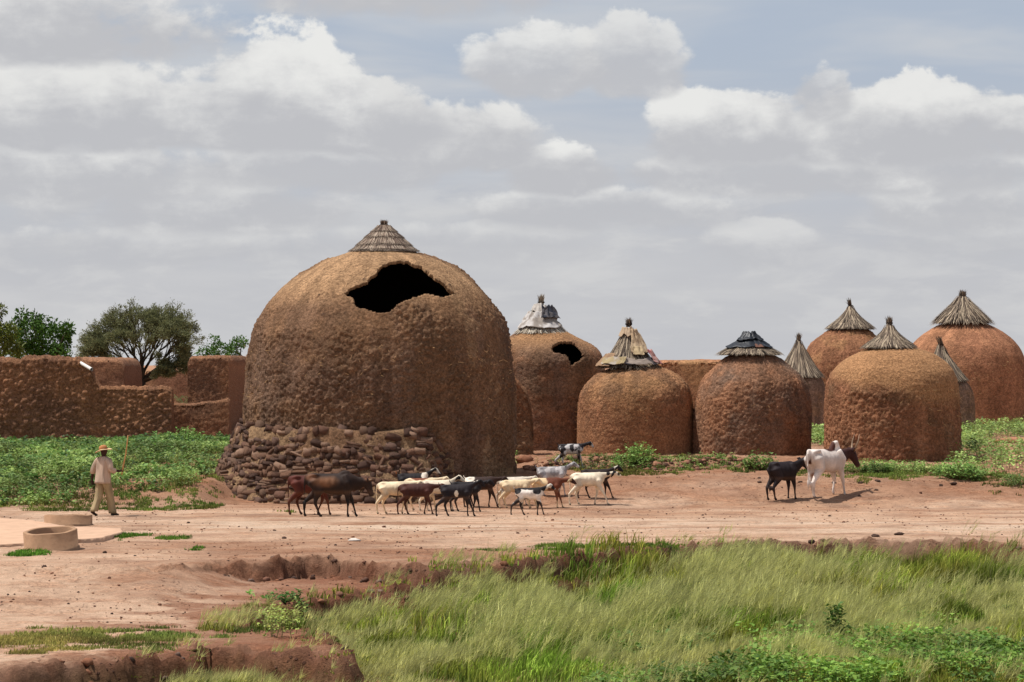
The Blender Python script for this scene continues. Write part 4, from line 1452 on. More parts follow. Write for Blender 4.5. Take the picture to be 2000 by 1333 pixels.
# goats and sheep, back of the flock first
animal('goat', 'speckled black and white goat standing apart on the grassy bank', 1116, 915, 52, (-.02, .14, -.22, .16), 0.0, .38, -.75, base=srgb(214, 208, 204), tail='up', group=HERD, speckle=srgb(52, 48, 50),
       coat=[((.28, -.1, .66), (.07, .1, .20), srgb(60, 56, 58), .3), ((-.33, -.1, .45), (.12, .1, .30), BLK), ((.3, -.1, .35), (.09, .05, .4), BLK), ((.42, 0, .95), (.22, .2, .10), BLK, .2),
             ((.60, 0, .93), (.09, .06, .2), BLK), ((.74, 0, .92), (.06, .04, .2), WHT)])
animal('goat', 'black goat with white shoulder blaze and raised ginger tail', 808, 986, 64, (.1, -.12, .12, -.12), 0.0, .62, -.65, base=BLK, tail='up', group=HERD,
       coat=[((.34, 0, .86), (.10, .3, .12), WHT), ((.70, 0, 1.0), (.20, .04, .10), WHT, .2), ((-.54, 0, .98), (.05, .05, .08), srgb(170, 100, 50))])
animal('goat', 'grey white goat with dark neck stripe walking below the bank', 1079, 969, 62, (.1, -.1, .14, -.14), 0.0, .55, -.45, base=GRY, tail='up', group=HERD,
       coat=[((.44, 0, 1.0), (.14, .2, .13), srgb(58, 56, 60), .3), ((.1, -.15, .75), (.3, .1, .10), srgb(165, 158, 156), .8)], speckle=srgb(150, 144, 142))
animal('goat', 'black goat with white face stripe, front legs showing beyond the black eyed goat', 1165, 975, 61, (.22, -.02, -.2, .16), 0.0, .45, -.55, base=srgb(44, 32, 30), tail='up', group=HERD,
       coat=[((.62, 0, .98), (.06, .10, .16), WHT), ((.78, 0, .92), (.08, .1, .1), BLK)])
animal('goat', 'plain white sheep mostly hidden behind the cream sheep', 1003, 986, 59, (.12, -.1, .1, -.14), 0.0, .22, -.6, base=srgb(222, 208, 188), tail='down', group=HERD, name='sheep')
animal('goat', 'dark brown goat with white rump just past the black goat', 940, 990, 64, (.2, -.08, -.12, .16), 0.0, .15, -.7, base=srgb(58, 40, 34), tail='up', group=HERD,
       coat=[((-.42, 0, .88), (.22, .3, .14), WHT)])
animal('goat', 'white sheep with brown saddle patch in the middle of the flock', 824, 996, 67, (.1, -.16, .14, -.1), 0.0, .25, -.7, base=CRM, tail='down', group=HERD, name='sheep',
       coat=[((-.08, 0, .95), (.26, .25, .10), srgb(118, 66, 44))])
animal('goat', 'white sheep with black patched face lifted among the flock', 856, 998, 65, (-.1, .14, .1, -.16), 0.0, .62, -.5, base=srgb(232, 216, 190), tail='down', group=HERD, name='sheep', neck_len=.9,
       coat=[((.62, 0, 1.0), (.06, .1, .06), BLK)])
animal('goat', 'black goat with white flecks squeezed behind the white flanked black goat', 912, 999, 63, (.1, -.12, .12, -.1), 0.0, .3, -.6, base=BLK, tail='up', group=HERD, coat=[((.30, 0, .93), (.1, .2, .05), WHT)])
animal('goat', 'pale sheep with brown forequarters nosing the black eyed goat', 1069, 992, 64, (.0, .18, .08, -.14), 0.0, .12, -.55, base=srgb(226, 196, 152), tail='down', group=HERD, name='sheep',
       coat=[((.36, 0, .80), (.38, .4, .6), srgb(112, 62, 42)), ((.85, 0, .8), (.14, .2, .2), srgb(70, 44, 36))])
animal('goat', 'cream sheep with tan tail walking behind the pied kid', 1009, 993, 60, (.12, -.12, -.16, .06), 0.0, .25, -.6, base=srgb(228, 202, 162), tail='down', group=HERD, name='sheep')
animal('goat', 'long legged white goat with black eye patch and black ear', 1150, 987, 68, (.26, -.14, -.16, .10), 0.0, .22, -.32, base=srgb(236, 220, 192), tail='down', group=HERD, ears='long', neck_len=1.05,
       coat=[((.74, 0, .96), (.055, .2, .05), BLK), ((.55, -.05, .92), (.05, .1, .07), BLK), ((.86, 0, .9), (.04, .1, .05), BLK)])
animal('goat', 'bony white sheep right in front of the young bull\'s nose', 772, 1003, 68, (.05, -.12, -.12, .12), 0.0, .2, -.5, base=srgb(230, 208, 172), tail='down', group=HERD, name='sheep')
animal('goat', 'dark brown sheep with long tail, head behind the black goat', 815, 1004, 65, (.14, -.12, -.16, .14), 0.0, .1, -.3, base=srgb(74, 42, 34), tail='down', group=HERD, name='sheep', sc_len=1.08)
animal('goat', 'black goat with white flank patch striding in front of the flock', 893, 1009, 67, (.20, .0, -.22, .12), 0.0, .55, -.75, base=srgb(36, 30, 33), tail='up', group=HERD,
       coat=[((-.02, -.15, .66), (.06, .1, .11), WHT), ((.56, 0, 1.06), (.05, .1, .03), WHT)])
animal('goat', 'small pied kid, black back and white belly, nearest on the right', 1035, 1006, 58, (.16, -.06, -.24, .20), 0.0, .5, -.55, base=srgb(236, 224, 210), tail='up', group=HERD, sc_len=1.02,
       coat=[((0, 0, .97), (.55, .3, .12), BLK), ((-.42, 0, .84), (.14, .3, .14), BLK), ((-.42, 0, .50), (.14, .2, .24), BLK), ((-.35, 0, .2), (.5, .3, .24), BLK), ((.3, 0, .2), (.3, .3, .30), BLK), ((.24, -.12, .82), (.14, .1, .12), BLK), ((.44, 0, .98), (.12, .2, .16), BLK),
             ((-.12, 0, .55), (.1, .1, .06), BLK), ((.66, 0, 1.0), (.07, .06, .12), WHT), ((.78, 0, .92), (.08, .1, .1), BLK)])


# ------------------------------------------------------------------ herdsman
def herdsman():
    X0, Y0 = hit(202, 1008)
    root = thing('person', 'herdsman in straw hat, loose beige shirt and khaki trousers, seen from behind', 'person', (X0, Y0, zg(X0, Y0)), rad(52))
    S = 1.69 / 1.70
    skin = np.array(srgb(64, 42, 34))
    P = Parts()
    # x forward, y left, z up
    P.tube([(0, 0, .86), (0, 0, .98), (0, 0, 1.12), (.01, 0, 1.28), (0, 0, 1.38), (0, 0, 1.44)], [(.15, .10), (.155, .10), (.14, .095), (.165, .105), (.15, .085), (.07, .06)], 14)
    P.tube([(0, 0, 1.40), (.01, 0, 1.47), (.02, 0, 1.53)], [.06, .053, .055], 10)
    P.tube([(.015, 0, 1.49), (.02, 0, 1.54), (.02, 0, 1.60), (.015, 0, 1.66), (.01, 0, 1.70)], [(.045, .06), (.068, .085), (.075, .096), (.07, .088), (.03, .04)], 12)
    P.tube([(.10, 0, 1.60), (.125, 0, 1.575), (.10, 0, 1.565)], [.012, .018, .012], 6)
    for s in (-1, 1): P.tube([(.01, .072 * s, 1.62), (0, .085 * s, 1.60), (.005, .075 * s, 1.56)], [(.012, .018), (.012, .025), (.01, .015)], 6)
    # legs: left (y>0) trailing, right leading
    legs = {1: [(-.0, .09, .88), (-.06, .09, .50), (-.26, .09, .10), (-.27, .09, .07)], -1: [(0, -.09, .88), (.13, -.09, .50), (.23, -.09, .10), (.24, -.09, .06)]}
    for s, pts in legs.items():
        P.tube(pts, [.095, .06, .04, .04], 10)
        fx, fz = pts[-1][0], (0.035 if s < 0 else 0.05)
        if s < 0: P.tube([(fx - .06, -.09, .035), (fx + .05, -.09, .04), (fx + .18, -.09, .022)], [(.035, .03), (.04, .035), (.035, .02)], 8)
        else: P.tube([(fx - .05, .09, .11), (fx + .06, .09, .055), (fx + .15, .09, .022)], [(.033, .03), (.04, .032), (.036, .018)], 8)
    # left arm hangs, a little behind; right arm bent forward and out
    la = [(0, .19, 1.38), (-.06, .30, 1.13), (-.02, .38, .89)]
    ra = [(0, -.19, 1.38), (-.02, -.27, 1.13), (.22, -.34, 1.10)]
    P.tube([(0, .10, 1.36)] + la, [.06, .058, .045, .03], 10)
    P.tube([(0, -.10, 1.36)] + ra, [.06, .058, .045, .03], 10)
    # hands: palm, four unequal fingers, thumb from the side
    def hand(w, d, side, curl):
        w = Vector(w); d = Vector(d).normalized(); side = Vector(side).normalized(); nrm = d.cross(side)
        P.tube([w, w + d * .05, w + d * .09], [(.026, .026), (.038, .018), (.036, .016)], 8)
        for i, (o, L) in enumerate(((-.027, .065), (-.009, .075), (.009, .07), (.027, .055))):
            b = w + d * .085 + side * o
            P.tube([b, b + d * L * .5 + nrm * curl * .012, b + d * L * (.75 - .5 * curl) + nrm * (.02 + .03 * curl)], [.0105, .010, .008], 6)
        b = w + d * .03 - side * .032
        P.tube([b, b - side * .025 + d * .03 + nrm * .01, b - side * .02 + d * .055 + nrm * .03], [.013, .011, .009], 6)
    hand(la[-1], (.12, .02, -1), (1, 0, .1), .5)
    hand(ra[-1], (1, -.15, .05), (0, .1, -1), 1.0)
    V = np.concatenate(P.V)
    V, fs = remeshed(V, P.F, 0.011, 2)
    C = np.repeat(skin[None], len(V), 0)
    C = mixc(C, np.array(srgb(40, 32, 28)), sstep(.075, .06, V[:, 2]))
    mesh_np('body', V * S, fs, M['hair'], root, C, True)
    # clothes: shells round the body with folds
    def shell(name, loops, cols, n=28, fold=.010, seed=1, close=False):
        Vs = []
        for (c, ax, ay, d) in loops:
            c = Vector(c)
            d = Vector(d).normalized()
            e1 = Vector((1, 0, 0)); e1 = (e1 - d * e1.dot(d)).normalized(); e2 = d.cross(e1)
            for k in range(n):
                a = 2 * math.pi * k / n
                f = 1 + fold / .12 * (math.sin(a * 7 + seed + c.z * 5) * .5 + math.sin(a * 12 + c.z * 9 + seed * 2) * .35)
                Vs.append(tuple(c + e1 * ax * math.cos(a) * f + e2 * ay * math.sin(a) * f))
        Vs = np.array(Vs)
        Cn = np.repeat(np.array(cols)[None], len(Vs), 0) * (0.72 + 0.5 * cst(fbm(Vs * np.array((14, 14, 4)), 3, seed), 2.5))[:, None]
        o = mesh_np(name, Vs * S, [grid_faces(n, len(loops), True)], M['cloth'], root, Cn, True)
        sm = o.modifiers.new('sub', 'SUBSURF'); sm.levels = 1; sm.render_levels = 1
        so = o.modifiers.new('thick', 'SOLIDIFY'); so.thickness = .006
        return o
    up = (0, 0, 1)
    shirtc = srgb(186, 162, 142)
    shell('shirt', [((-.02, 0, .80), .18, .215, up), ((-.015, 0, .90), .17, .205, up), ((-.01, 0, 1.05), .155, .195, up), ((0, 0, 1.2), .15, .21, up), ((0, 0, 1.32), .14, .215, up), ((0, 0, 1.40), .115, .175, up), ((0, 0, 1.445), .085, .11, up), ((.005, 0, 1.465), .07, .075, up)], shirtc, fold=.03)
    def sleeve(pts, rr, seed):
        loops = []
        for i, p in enumerate(pts):
            d = Vector(pts[min(i + 1, len(pts) - 1)]) - Vector(pts[max(i - 1, 0)])
            loops.append((p, rr[i], rr[i], d))
        shell('sleeve', loops, shirtc, 18, .02, seed)
    sleeve([(0, .13, 1.37), (0, .19, 1.36), (-.03, .245, 1.25), (-.06, .30, 1.13), (-.045, .33, 1.05)], [.085, .088, .082, .075, .07], 3)
    sleeve([(0, -.13, 1.37), (0, -.19, 1.36), (-.01, -.235, 1.25), (-.02, -.27, 1.13), (.06, -.295, 1.115), (.10, -.305, 1.11)], [.085, .088, .082, .08, .072, .068], 4)
    trs = srgb(166, 146, 112)
    def trouser(s, p, seed):
        hip, knee, ank = p
        loops = [((0, .03 * s, .97), .125, .10, up)]
        for f, r in ((.0, .115), (.3, .11), (.6, .10), (1.0, .092)):
            c = Vector(hip).lerp(Vector(knee), f); loops.append((c, r, r, up))
        for f, r in ((.35, .092), (.7, .094), (1.0, .098)):
            c = Vector(knee).lerp(Vector(ank), f); loops.append((c, r, r * .92, up))
        shell('trouser_leg', loops, trs, 20, .018, seed)
    trouser(1, ((0, .09, .88), (-.06, .09, .50), (-.235, .09, .12)), 5)
    trouser(-1, ((0, -.09, .88), (.13, -.09, .50), (.225, -.09, .06)), 6)
    # patch at the back of the trousers
    # hat: wide woven brim, round crown, tilted
    n = 40
    prof = [(.215, -.012), (.20, 0), (.14, .008), (.098, .012), (.10, .035), (.098, .075), (.075, .105), (.03, .118), (.001, .12)]
    Vh = []
    for r, z in prof:
        for k in range(n):
            a = 2 * math.pi * k / n
            zz = z + (0.018 * math.sin(2 * a + .6) if r > .12 else 0)
            Vh.append((r * math.cos(a), r * math.sin(a), zz))
    Vh = np.array(Vh)
    rr = np.hypot(Vh[:, 0], Vh[:, 1])
    Ch = np.where((rr > .115)[:, None], np.array(srgb(216, 182, 140))[None], np.array(srgb(186, 128, 86))[None])
    Ch = Ch * (0.9 + 0.2 * ((np.floor(rr * 60) % 2)))[:, None]
    hat = mesh_np('hat', Vh, [grid_faces(n, len(prof), True)], M['cloth'], root, Ch, True, (0.0, 0, 1.615))
    hat.rotation_euler = (rad(-9), rad(-8), 0)
    so = hat.modifiers.new('thick', 'SOLIDIFY'); so.thickness = .008
    band = Bag()
    Vb, fb = [], []
    ring_pts = [(.101 * math.cos(a), .101 * math.sin(a), .022) for a in np.linspace(0, 2 * math.pi, 33)]
    Vb, fb = tube(ring_pts, [.008] * 33, 6, caps=False)
    mesh_np('hat_band', Vb, fb, M['cloth'], hat, np.repeat(np.array([srgb(120, 74, 50)]), len(Vb), 0), True)
    # the stick in his right hand
    R = Matrix.Rotation(rad(52), 3, 'Z')
    hw = Vector((X0, Y0, zg(X0, Y0))) + R @ Vector((.295, -.352, 1.10))
    tip = at(250, 851, Y0 - .28)
    d = tip - hw
    low = hw - d.normalized() * .10
    pts = [low, hw.lerp(tip, .12) + Vector((.004, 0, 0)), hw.lerp(tip, .45) + Vector((.018, 0, 0)), hw.lerp(tip, .75) + Vector((.012, 0, 0)), tip]
    o0 = Vector(low)
    Vs, fss = tube([p - o0 for p in pts], [.014, .016, .015, .014, .012], 8)
    st = mesh_np('stick', Vs, fss, M['bark'], None, np.repeat(np.array([srgb(196, 146, 98)]), len(Vs), 0), True, tuple(o0))
    tag(st, 'long peeled herding stick raised in the herdsman\'s hand', 'stick')


herdsman()


# ------------------------------------------------------------------ well rings and apron
def well_ring(label, px, py, wpx, hpx, tilt, seed):
    X0, Y0 = hit(px, py)
    k = Y0 / F
    R, Hh = wpx * k / 2, hpx * k
    n = 72
    prof = [(R + .025, -.06), (R + .025, .02), (R, .03), (R, Hh - .012), (R - .012, Hh), (R - .075, Hh), (R - .087, Hh - .012), (R - .087, .0)]
    V = []
    for r, z in prof:
        for i in range(n):
            a = 2 * math.pi * i / n
            V.append((r * math.cos(a), r * math.sin(a), z + .006 * math.sin(a * 5 + seed)))
    V = np.array(V)
    V += (np.stack([fbm(V * 9, 2, seed + i) for i in range(3)], 1) - .5) * .012
    root = thing('well_ring', label, 'well ring', (X0, Y0 + R, zg(X0, Y0 + R)), 0, 'concrete well rings by the apron')
    root.rotation_euler = tilt
    mesh_np('ring_wall', V, [grid_faces(n, len(prof), True)], M['concrete'], root, None, True)
    fl = np.array([(.0, 0, .03)] + [((R - .08) * math.cos(2 * math.pi * i / n), (R - .08) * math.sin(2 * math.pi * i / n), .02) for i in range(n)])
    mesh_np('silt_bottom', fl, [np.array([[0, 1 + i, 1 + (i + 1) % n] for i in range(n)])], M['soil_plain'], root)
    # mould seam
    return root


M['soil_plain'] = mat_plain('dry_silt', srgb(120, 88, 66), 0.97, 0.05, 9, 0.3, 0.01)
well_ring('tilted concrete well ring, open top in view, nearest the camera', 92, 1077, 106, 37, (rad(5.5), rad(-3.0), 0), 3)
well_ring('concrete well ring sunk at the far edge of the apron', 126, 1029, 94, 21, (rad(-2), 0, 0), 7)

ap = flat_xy([(-160, 1000), (-20, 1012), (60, 1018), (130, 1030), (236, 1034), (240, 1040), (200, 1052), (150, 1056), (60, 1062), (-160, 1076)], 0.05)
n = len(ap)
g_ = np.random.default_rng(4)
dense = []
for i in range(n):
    for f in np.linspace(0, 1, 12, endpoint=False):
        q = ap[i] * (1 - f) + ap[(i + 1) % n] * f
        dense.append(q + g_.normal(0, .02, 2))
dense = np.array(dense); nd = len(dense); cen = dense.mean(0)
zt = z_ground(dense[:, 0], dense[:, 1]); ztop = max(0.075, float(zt.max()) + 0.02)
V = [(q[0], q[1], -0.15) for q in dense] + [(q[0], q[1], ztop - .012) for q in dense] + [tuple(cen + (q - cen) * .985) + (ztop,) for q in dense]
o = mesh_np('concrete_apron', np.array(V), [grid_faces(nd, 3, True), np.array([[2 * nd + i for i in range(nd)]])],
            mat_plain('dusty_apron', srgb(200, 164, 136), 0.97, 0.05, 3.5, 0.34, 0.01))
tag(o, kind='structure')


# ------------------------------------------------------------------ vegetation
def grass(name, X, Y, h, spread, blades, seed, c_lo, c_hi, width=0.006, lean=0.25, plume=0.0, pl_col=None, kind='stuff', label=None):
    """tufts at X, Y: bent blades, and leaning feathery heads for the tall kind"""
    g = np.random.default_rng(seed)
    n = len(X)
    Z = z_ground(X, Y)
    R = lambda a, b, k: g.uniform(a, b, k)
    k = n * blades
    bx = np.repeat(X, blades) + g.normal(0, spread, k); by = np.repeat(Y, blades) + g.normal(0, spread, k); bz = np.repeat(Z, blades) - 0.02
    hh = np.repeat(h, blades) * R(0.45, 1.05, k)
    a = R(0, 2 * math.pi, k); out = hh * R(0.1, 0.5, k)
    dx = np.cos(a) * out + lean * hh * R(0.4, 1.3, k); dy = np.sin(a) * out
    P0 = np.stack([bx, by, bz], 1)
    P1 = P0 + np.stack([dx * .35, dy * .35, hh * .62], 1)
    P2 = P0 + np.stack([dx, dy, hh * R(.75, 1.0, k)], 1)
    aw = R(-.9, .9, k)
    W = np.stack([np.cos(aw), np.sin(aw), 0 * aw], 1) * (width * R(.6, 1.4, k))[:, None]
    f = g.uniform(0, 1, k)[:, None]
    tone = np.repeat(cst(fbm(np.stack([X, Y, 0 * X], 1) * .9, 4, seed + 1)), blades)[:, None]
    C0 = (np.array(c_lo) * (1 - f) + np.array(c_hi) * f) * (0.55 + 0.9 * g.uniform(0, 1, k)[:, None] ** 2)
    cl = np.repeat(g.uniform(0.7, 1.25, n), blades)[:, None]
    hue = np.repeat(cst(fbm(np.stack([X, Y, 0 * X], 1) * .6, 3, seed + 5)), blades)[:, None]
    C0 = C0 * (0.55 + 0.75 * tone) * cl * np.concatenate([0.78 + 0.42 * hue, np.ones_like(hue), 0.8 + 0.2 * hue], 1)
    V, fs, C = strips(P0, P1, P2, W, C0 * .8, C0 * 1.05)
    bag = Bag(); bag.add(V, fs, C)
    if plume:
        sel = g.uniform(0, 1, n) < plume * cst(fbm(np.stack([X, Y, 0 * X], 1) * .55, 3, seed + 25), 4)
        Xs, Ys, Zs, hs = X[sel], Y[sel], Z[sel], h[sel]
        per = 4
        k = len(Xs) * per
        bx = np.repeat(Xs, per) + g.normal(0, spread * 1.2, k); by = np.repeat(Ys, per) + g.normal(0, spread * 1.2, k); bz = np.repeat(Zs, per)
        hh = np.repeat(hs, per) * R(.85, 1.35, k)
        ln = hh * R(.10, .5, k)
        P0 = np.stack([bx, by, bz], 1)
        P1 = P0 + np.stack([ln * .25, g.normal(0, .03, k), hh * .6], 1)
        P2 = P0 + np.stack([ln, g.normal(0, .05, k), hh], 1)
        W = np.repeat(np.array([[.0036, 0, 0]]), k, 0)
        pt = R(.45, 1.25, k)
        Cs = np.repeat(np.array([pl_col]), k, 0) * (.8 * pt)[:, None]
        V, fs, C = strips(P0, P1, P2, W, Cs); bag.add(V, fs, C)
        # feathery head: hair-thin rays from the upper stem
        rays = 6
        kk = k * rays
        t = np.tile(np.linspace(.45, 1.0, rays), k)[:, None]
        B = np.repeat(P1, rays, 0) * (1 - t) + np.repeat(P2, rays, 0) * t
        L = (R(.08, .24, kk))[:, None]
        D = np.stack([R(.0, .9, kk), g.normal(0, .3, kk), R(.1, 1.0, kk)], 1)
        D /= np.linalg.norm(D, axis=1)[:, None]
        Tp = B + D * L
        W = np.cross(D, np.array([0, 1.0, 0])); W = W / (np.linalg.norm(W, axis=1)[:, None] + 1e-6) * .0038
        V = np.stack([B - W, B + W, Tp], 1).reshape(-1, 3)
        tri = np.arange(kk * 3).reshape(-1, 3)
        Ct = np.repeat(np.repeat(np.array([pl_col]), kk, 0) * (np.repeat(pt, rays) * R(.85, 1.2, kk))[:, None], 3, 0)
        bag.add(V, [tri], Ct)
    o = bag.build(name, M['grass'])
    return tag(o, label, kind=kind)


def leafy(X, Y, h, nleaf, size, seed, c_lo, c_hi, spread=.5, stems=True, Z=None, flowers=0.0):
    """bag of small broad-leaved plants"""
    g = np.random.default_rng(seed)
    n = len(X)
    Z = z_ground(X, Y) if Z is None else Z
    k = n * nleaf
    hx = np.repeat(h, nleaf)
    u = g.uniform(0, 1, k) ** .7
    a = g.uniform(0, 2 * math.pi, k)
    rr = hx * spread * g.uniform(.15, 1, k) * (1.1 - .5 * u)
    P = np.stack([np.repeat(X, nleaf) + np.cos(a) * rr, np.repeat(Y, nleaf) + np.sin(a) * rr, np.repeat(Z, nleaf) + hx * (.08 + .95 * u)], 1)
    a2 = a + g.normal(0, .7, k)
    pit = g.uniform(-.5, .6, k)
    D = np.stack([np.cos(a2) * np.cos(pit), np.sin(a2) * np.cos(pit), np.sin(pit)], 1)
    S = np.stack([-np.sin(a2), np.cos(a2), g.normal(0, .35, k)], 1)
    L = (np.repeat(size, nleaf) if np.ndim(size) else np.full(k, size)) * g.uniform(.6, 1.3, k)
    Wd = L * g.uniform(.28, .42, k)
    B = P; Tm = P + D * L[:, None]
    M1 = P + D * (L * .45)[:, None] + np.array([0, 0, .12])[None] * L[:, None]
    V = np.stack([B, M1 - S * Wd[:, None], Tm, M1 + S * Wd[:, None]], 1).reshape(-1, 3)
    b = np.arange(k)[:, None] * 4
    F3 = np.concatenate([b + np.array([[0, 1, 2]]), b + np.array([[0, 2, 3]])])
    f = g.uniform(0, 1, k)[:, None]
    tone = np.repeat(cst(fbm(np.stack([X, Y, 0 * X], 1) * .8, 3, seed + 1)), nleaf)[:, None]
    C = (np.array(c_lo) * (1 - f) + np.array(c_hi) * f) * (.5 + .75 * tone) * np.repeat(g.uniform(.7, 1.25, n), nleaf)[:, None]
    bag = Bag()
    bag.add(V, [F3], np.repeat(C, 4, 0))
    if stems:
        P0 = np.stack([X, Y, Z - .02], 1); P2 = P0 + np.stack([g.normal(0, .1, n) * h, g.normal(0, .1, n) * h, h], 1)
        W = np.repeat(np.array([[.006, 0, 0]]), n, 0)
        V, fs, Cs = strips(P0, (P0 + P2) / 2, P2, W, np.repeat(np.array([srgb(110, 120, 70)]), n, 0)); bag.add(V, fs, Cs)
    return bag


def scatter_px(n, x0, x1, y0, y1, seed, level=None, dens=None):
    """points uniform over the ground area that lies in a patch of the plain"""
    g = np.random.default_rng(seed)
    a = hit((x0 + x1) / 2, y1)[1]; b = hit((x0 + x1) / 2, y0)[1]
    Y = g.uniform(a, b, n)
    X = (g.uniform(x0, x1, n) - 1000) * ((a + b) / 2) / F
    if dens is not None:
        k = g.uniform(0, 1, n) < dens(X, Y)
        X, Y = X[k], Y[k]
    return X, Y


G_LO, G_HI = srgb(92, 112, 44), srgb(150, 160, 84)
STRAWG = srgb(190, 190, 128)

# tall feathery grass filling the hollow
g = np.random.default_rng(21)
N = 28000
Xg = g.uniform(-6.5, 11.5, N); Yg = g.uniform(36.8, 58.5, N)
ma, mb, sb, sa = cuts(Xg, Yg)
pxg = 1000 + F * Xg / Yg
p3 = np.stack([Xg, Yg, 0 * Xg], 1)
dn = fbm(p3 * .5, 3, 3)
keep = ((sb > 0.12) | ((sb > -.5) & (g.uniform(0, 1, N) < .25)) | ((sb > -1.1) & (sa > .1) & (pxg > 1080) & (g.uniform(0, 1, N) < .75))) & ((pxg > 250) | (Yg > 44)) & (np.abs(pxg - 1000) < 1120) & (g.uniform(0, 1, N) < .15 + 1.0 * cst(dn)) & (g.uniform(0, 1, N) < 40.0 / Yg + .12)
Xg, Yg, dn = Xg[keep], Yg[keep], dn[keep]
sbg = sb[keep]; pxk = pxg[keep]
hg = (.16 + .56 * cst(fbm(np.stack([Xg, Yg, 0 * Xg], 1) * np.array((1.0, .6, 1)), 4, 8), 2.6)) * (1 - .5 * sstep(43.0, 40.5, Yg))
rt = sstep(980, 1200, pxk)
hg = hg * (.28 + .5 * rt + (.72 - .5 * rt) * sstep(.1, 1.6 - .9 * rt, sbg))
grass('tall_grass', Xg, Yg, hg, .06, 11, 1, srgb(132, 154, 52), srgb(200, 206, 98), .008, .18, .8, srgb(236, 232, 150), label='tall feathery green grass filling the hollow in front')

# darker, broader blades low in the hollow
sel = g.uniform(0, 1, len(Xg)) < .35
grass('low_grass', Xg[sel], Yg[sel], hg[sel] * .55, .09, 9, 2, srgb(112, 142, 52), srgb(172, 190, 88), .010, .08, label='short bright grass growing under the tall feathery grass')

sel = (g.uniform(0, 1, len(Xg)) < .25) & (cst(fbm(np.stack([Xg, Yg, 0 * Xg], 1) * 1.3, 3, 18)) > .55)
grass('dry_grass', Xg[sel], Yg[sel], hg[sel] * .9, .10, 6, 3, srgb(150, 128, 82), srgb(206, 188, 132), .006, .35, label='dry straw coloured stems among the green grass')

# grass creeping over the ledges and the left terrace
def patch_grass(label, spots, dens, h, seed, lo=G_LO, hi=G_HI, bl=8, w=.006):
    Xs, Ys, Hs = [], [], []
    gg = np.random.default_rng(seed)
    for (px, py, wx, wy) in spots:
        X0, Y0 = hit_g(px, py)
        k = Y0 / F
        rx = wx * k; ry = max(.15, wy / max(py - YH, 30) * Y0)
        m = int(dens * rx * ry * 3.1) + 3
        a = gg.uniform(0, 2 * math.pi, m); r = np.sqrt(gg.uniform(0, 1, m))
        x = X0 + rx * r * np.cos(a); y = Y0 + ry * r * np.sin(a)
        keep = fbm(np.stack([x, y, 0 * x], 1) * 2.2, 3, seed) > .34 + .22 * r
        Xs.append(x[keep]); Ys.append(y[keep]); Hs.append(np.full(keep.sum(), h) * gg.uniform(.5, 1.1, keep.sum()))
    grass('grass_patch', np.concatenate(Xs), np.concatenate(Ys), np.concatenate(Hs), .04, bl, seed, lo, hi, w, .1, label=label)


patch_grass('trodden grass on the left terrace above the crumbling ledge', [(120, 1252, 300, 26), (300, 1242, 150, 18), (20, 1262, 160, 26), (540, 1212, 70, 12), (600, 1222, 60, 10), (420, 1236, 90, 10)], 190, .10, 31, srgb(128, 138, 66), srgb(180, 178, 106))
patch_grass('short green turf strip behind the far ledge', [(1180, 1069, 150, 9), (1290, 1072, 130, 8), (1100, 1073, 60, 5), (960, 1077, 60, 3)], 170, .09, 33, srgb(84, 122, 44), srgb(130, 154, 70))
patch_grass('green turf tufts beside the concrete well ring', [(215, 1050, 50, 8), (262, 1046, 34, 6), (330, 1051, 46, 3), (170, 1056, 30, 4), (52, 1083, 50, 6), (392, 1072, 26, 4)], 260, .11, 35, srgb(80, 124, 40), srgb(126, 158, 66))
patch_grass('thin grass where the weeds give way to bare soil', [(150, 985, 150, 8), (330, 975, 120, 10), (420, 955, 40, 16), (560, 1000, 20, 2), (1180, 915, 70, 10), (1270, 915, 90, 8), (1400, 900, 90, 6), (1560, 925, 60, 5),
             (1700, 930, 120, 6), (1850, 925, 120, 8), (1960, 940, 60, 8)], 75, .13, 37, srgb(110, 128, 56), srgb(160, 164, 90), 7, .009)

# ---- weeds on the left bank
WL, WH = srgb(100, 134, 60), srgb(174, 194, 112)
def weeds(name, label, X, Y, h, nl, size, seed, lo=WL, hi=WH, spread=.55):
    b = leafy(X, Y, h, nl, size, seed, lo, hi, spread)
    o = b.build(name, M['leaf'])
    return tag(o, label, kind='stuff')


def left_density(X, Y):
    px = 1000 + F * X / Y
    py = YH + F * (HC - z_smooth(X, Y)) / Y
    d = np.ones(len(X))
    low = np.interp(px, [-100, 0, 120, 200, 300, 360, 440, 470], [988, 984, 978, 955, 948, 938, 905, 890])
    d *= sstep(0, -12, py - low - 12 + (fbm(np.stack([X, Y, 0 * X], 1) * .8, 3, 4) - .5) * 40)
    bare = np.exp(-((py - (925 - (px - 200) * .08)) / 9) ** 2) * sstep(150, 240, px)       # trodden strip
    d *= 1 - .95 * bare
    d *= (px < 462) & (px > -60)
    return d


g = np.random.default_rng(51)
N = 9500
X = g.uniform(-19.5, -6.6, N); Y = g.uniform(71.5, 99.5, N)
k = g.uniform(0, 1, N) < left_density(X, Y); X, Y = X[k], Y[k]
hw = (.10 + .32 * cst(fbm(np.stack([X, Y, 0 * X], 1) * .9, 4, 6))) * (1 - .6 * sstep(85, 96, Y)) * (.9 + .25 * sstep(80, 98, Y))
weeds('weeds', 'dense leafy green weeds covering the bank below the long wall', X, Y, hw, 16, .085, 52)

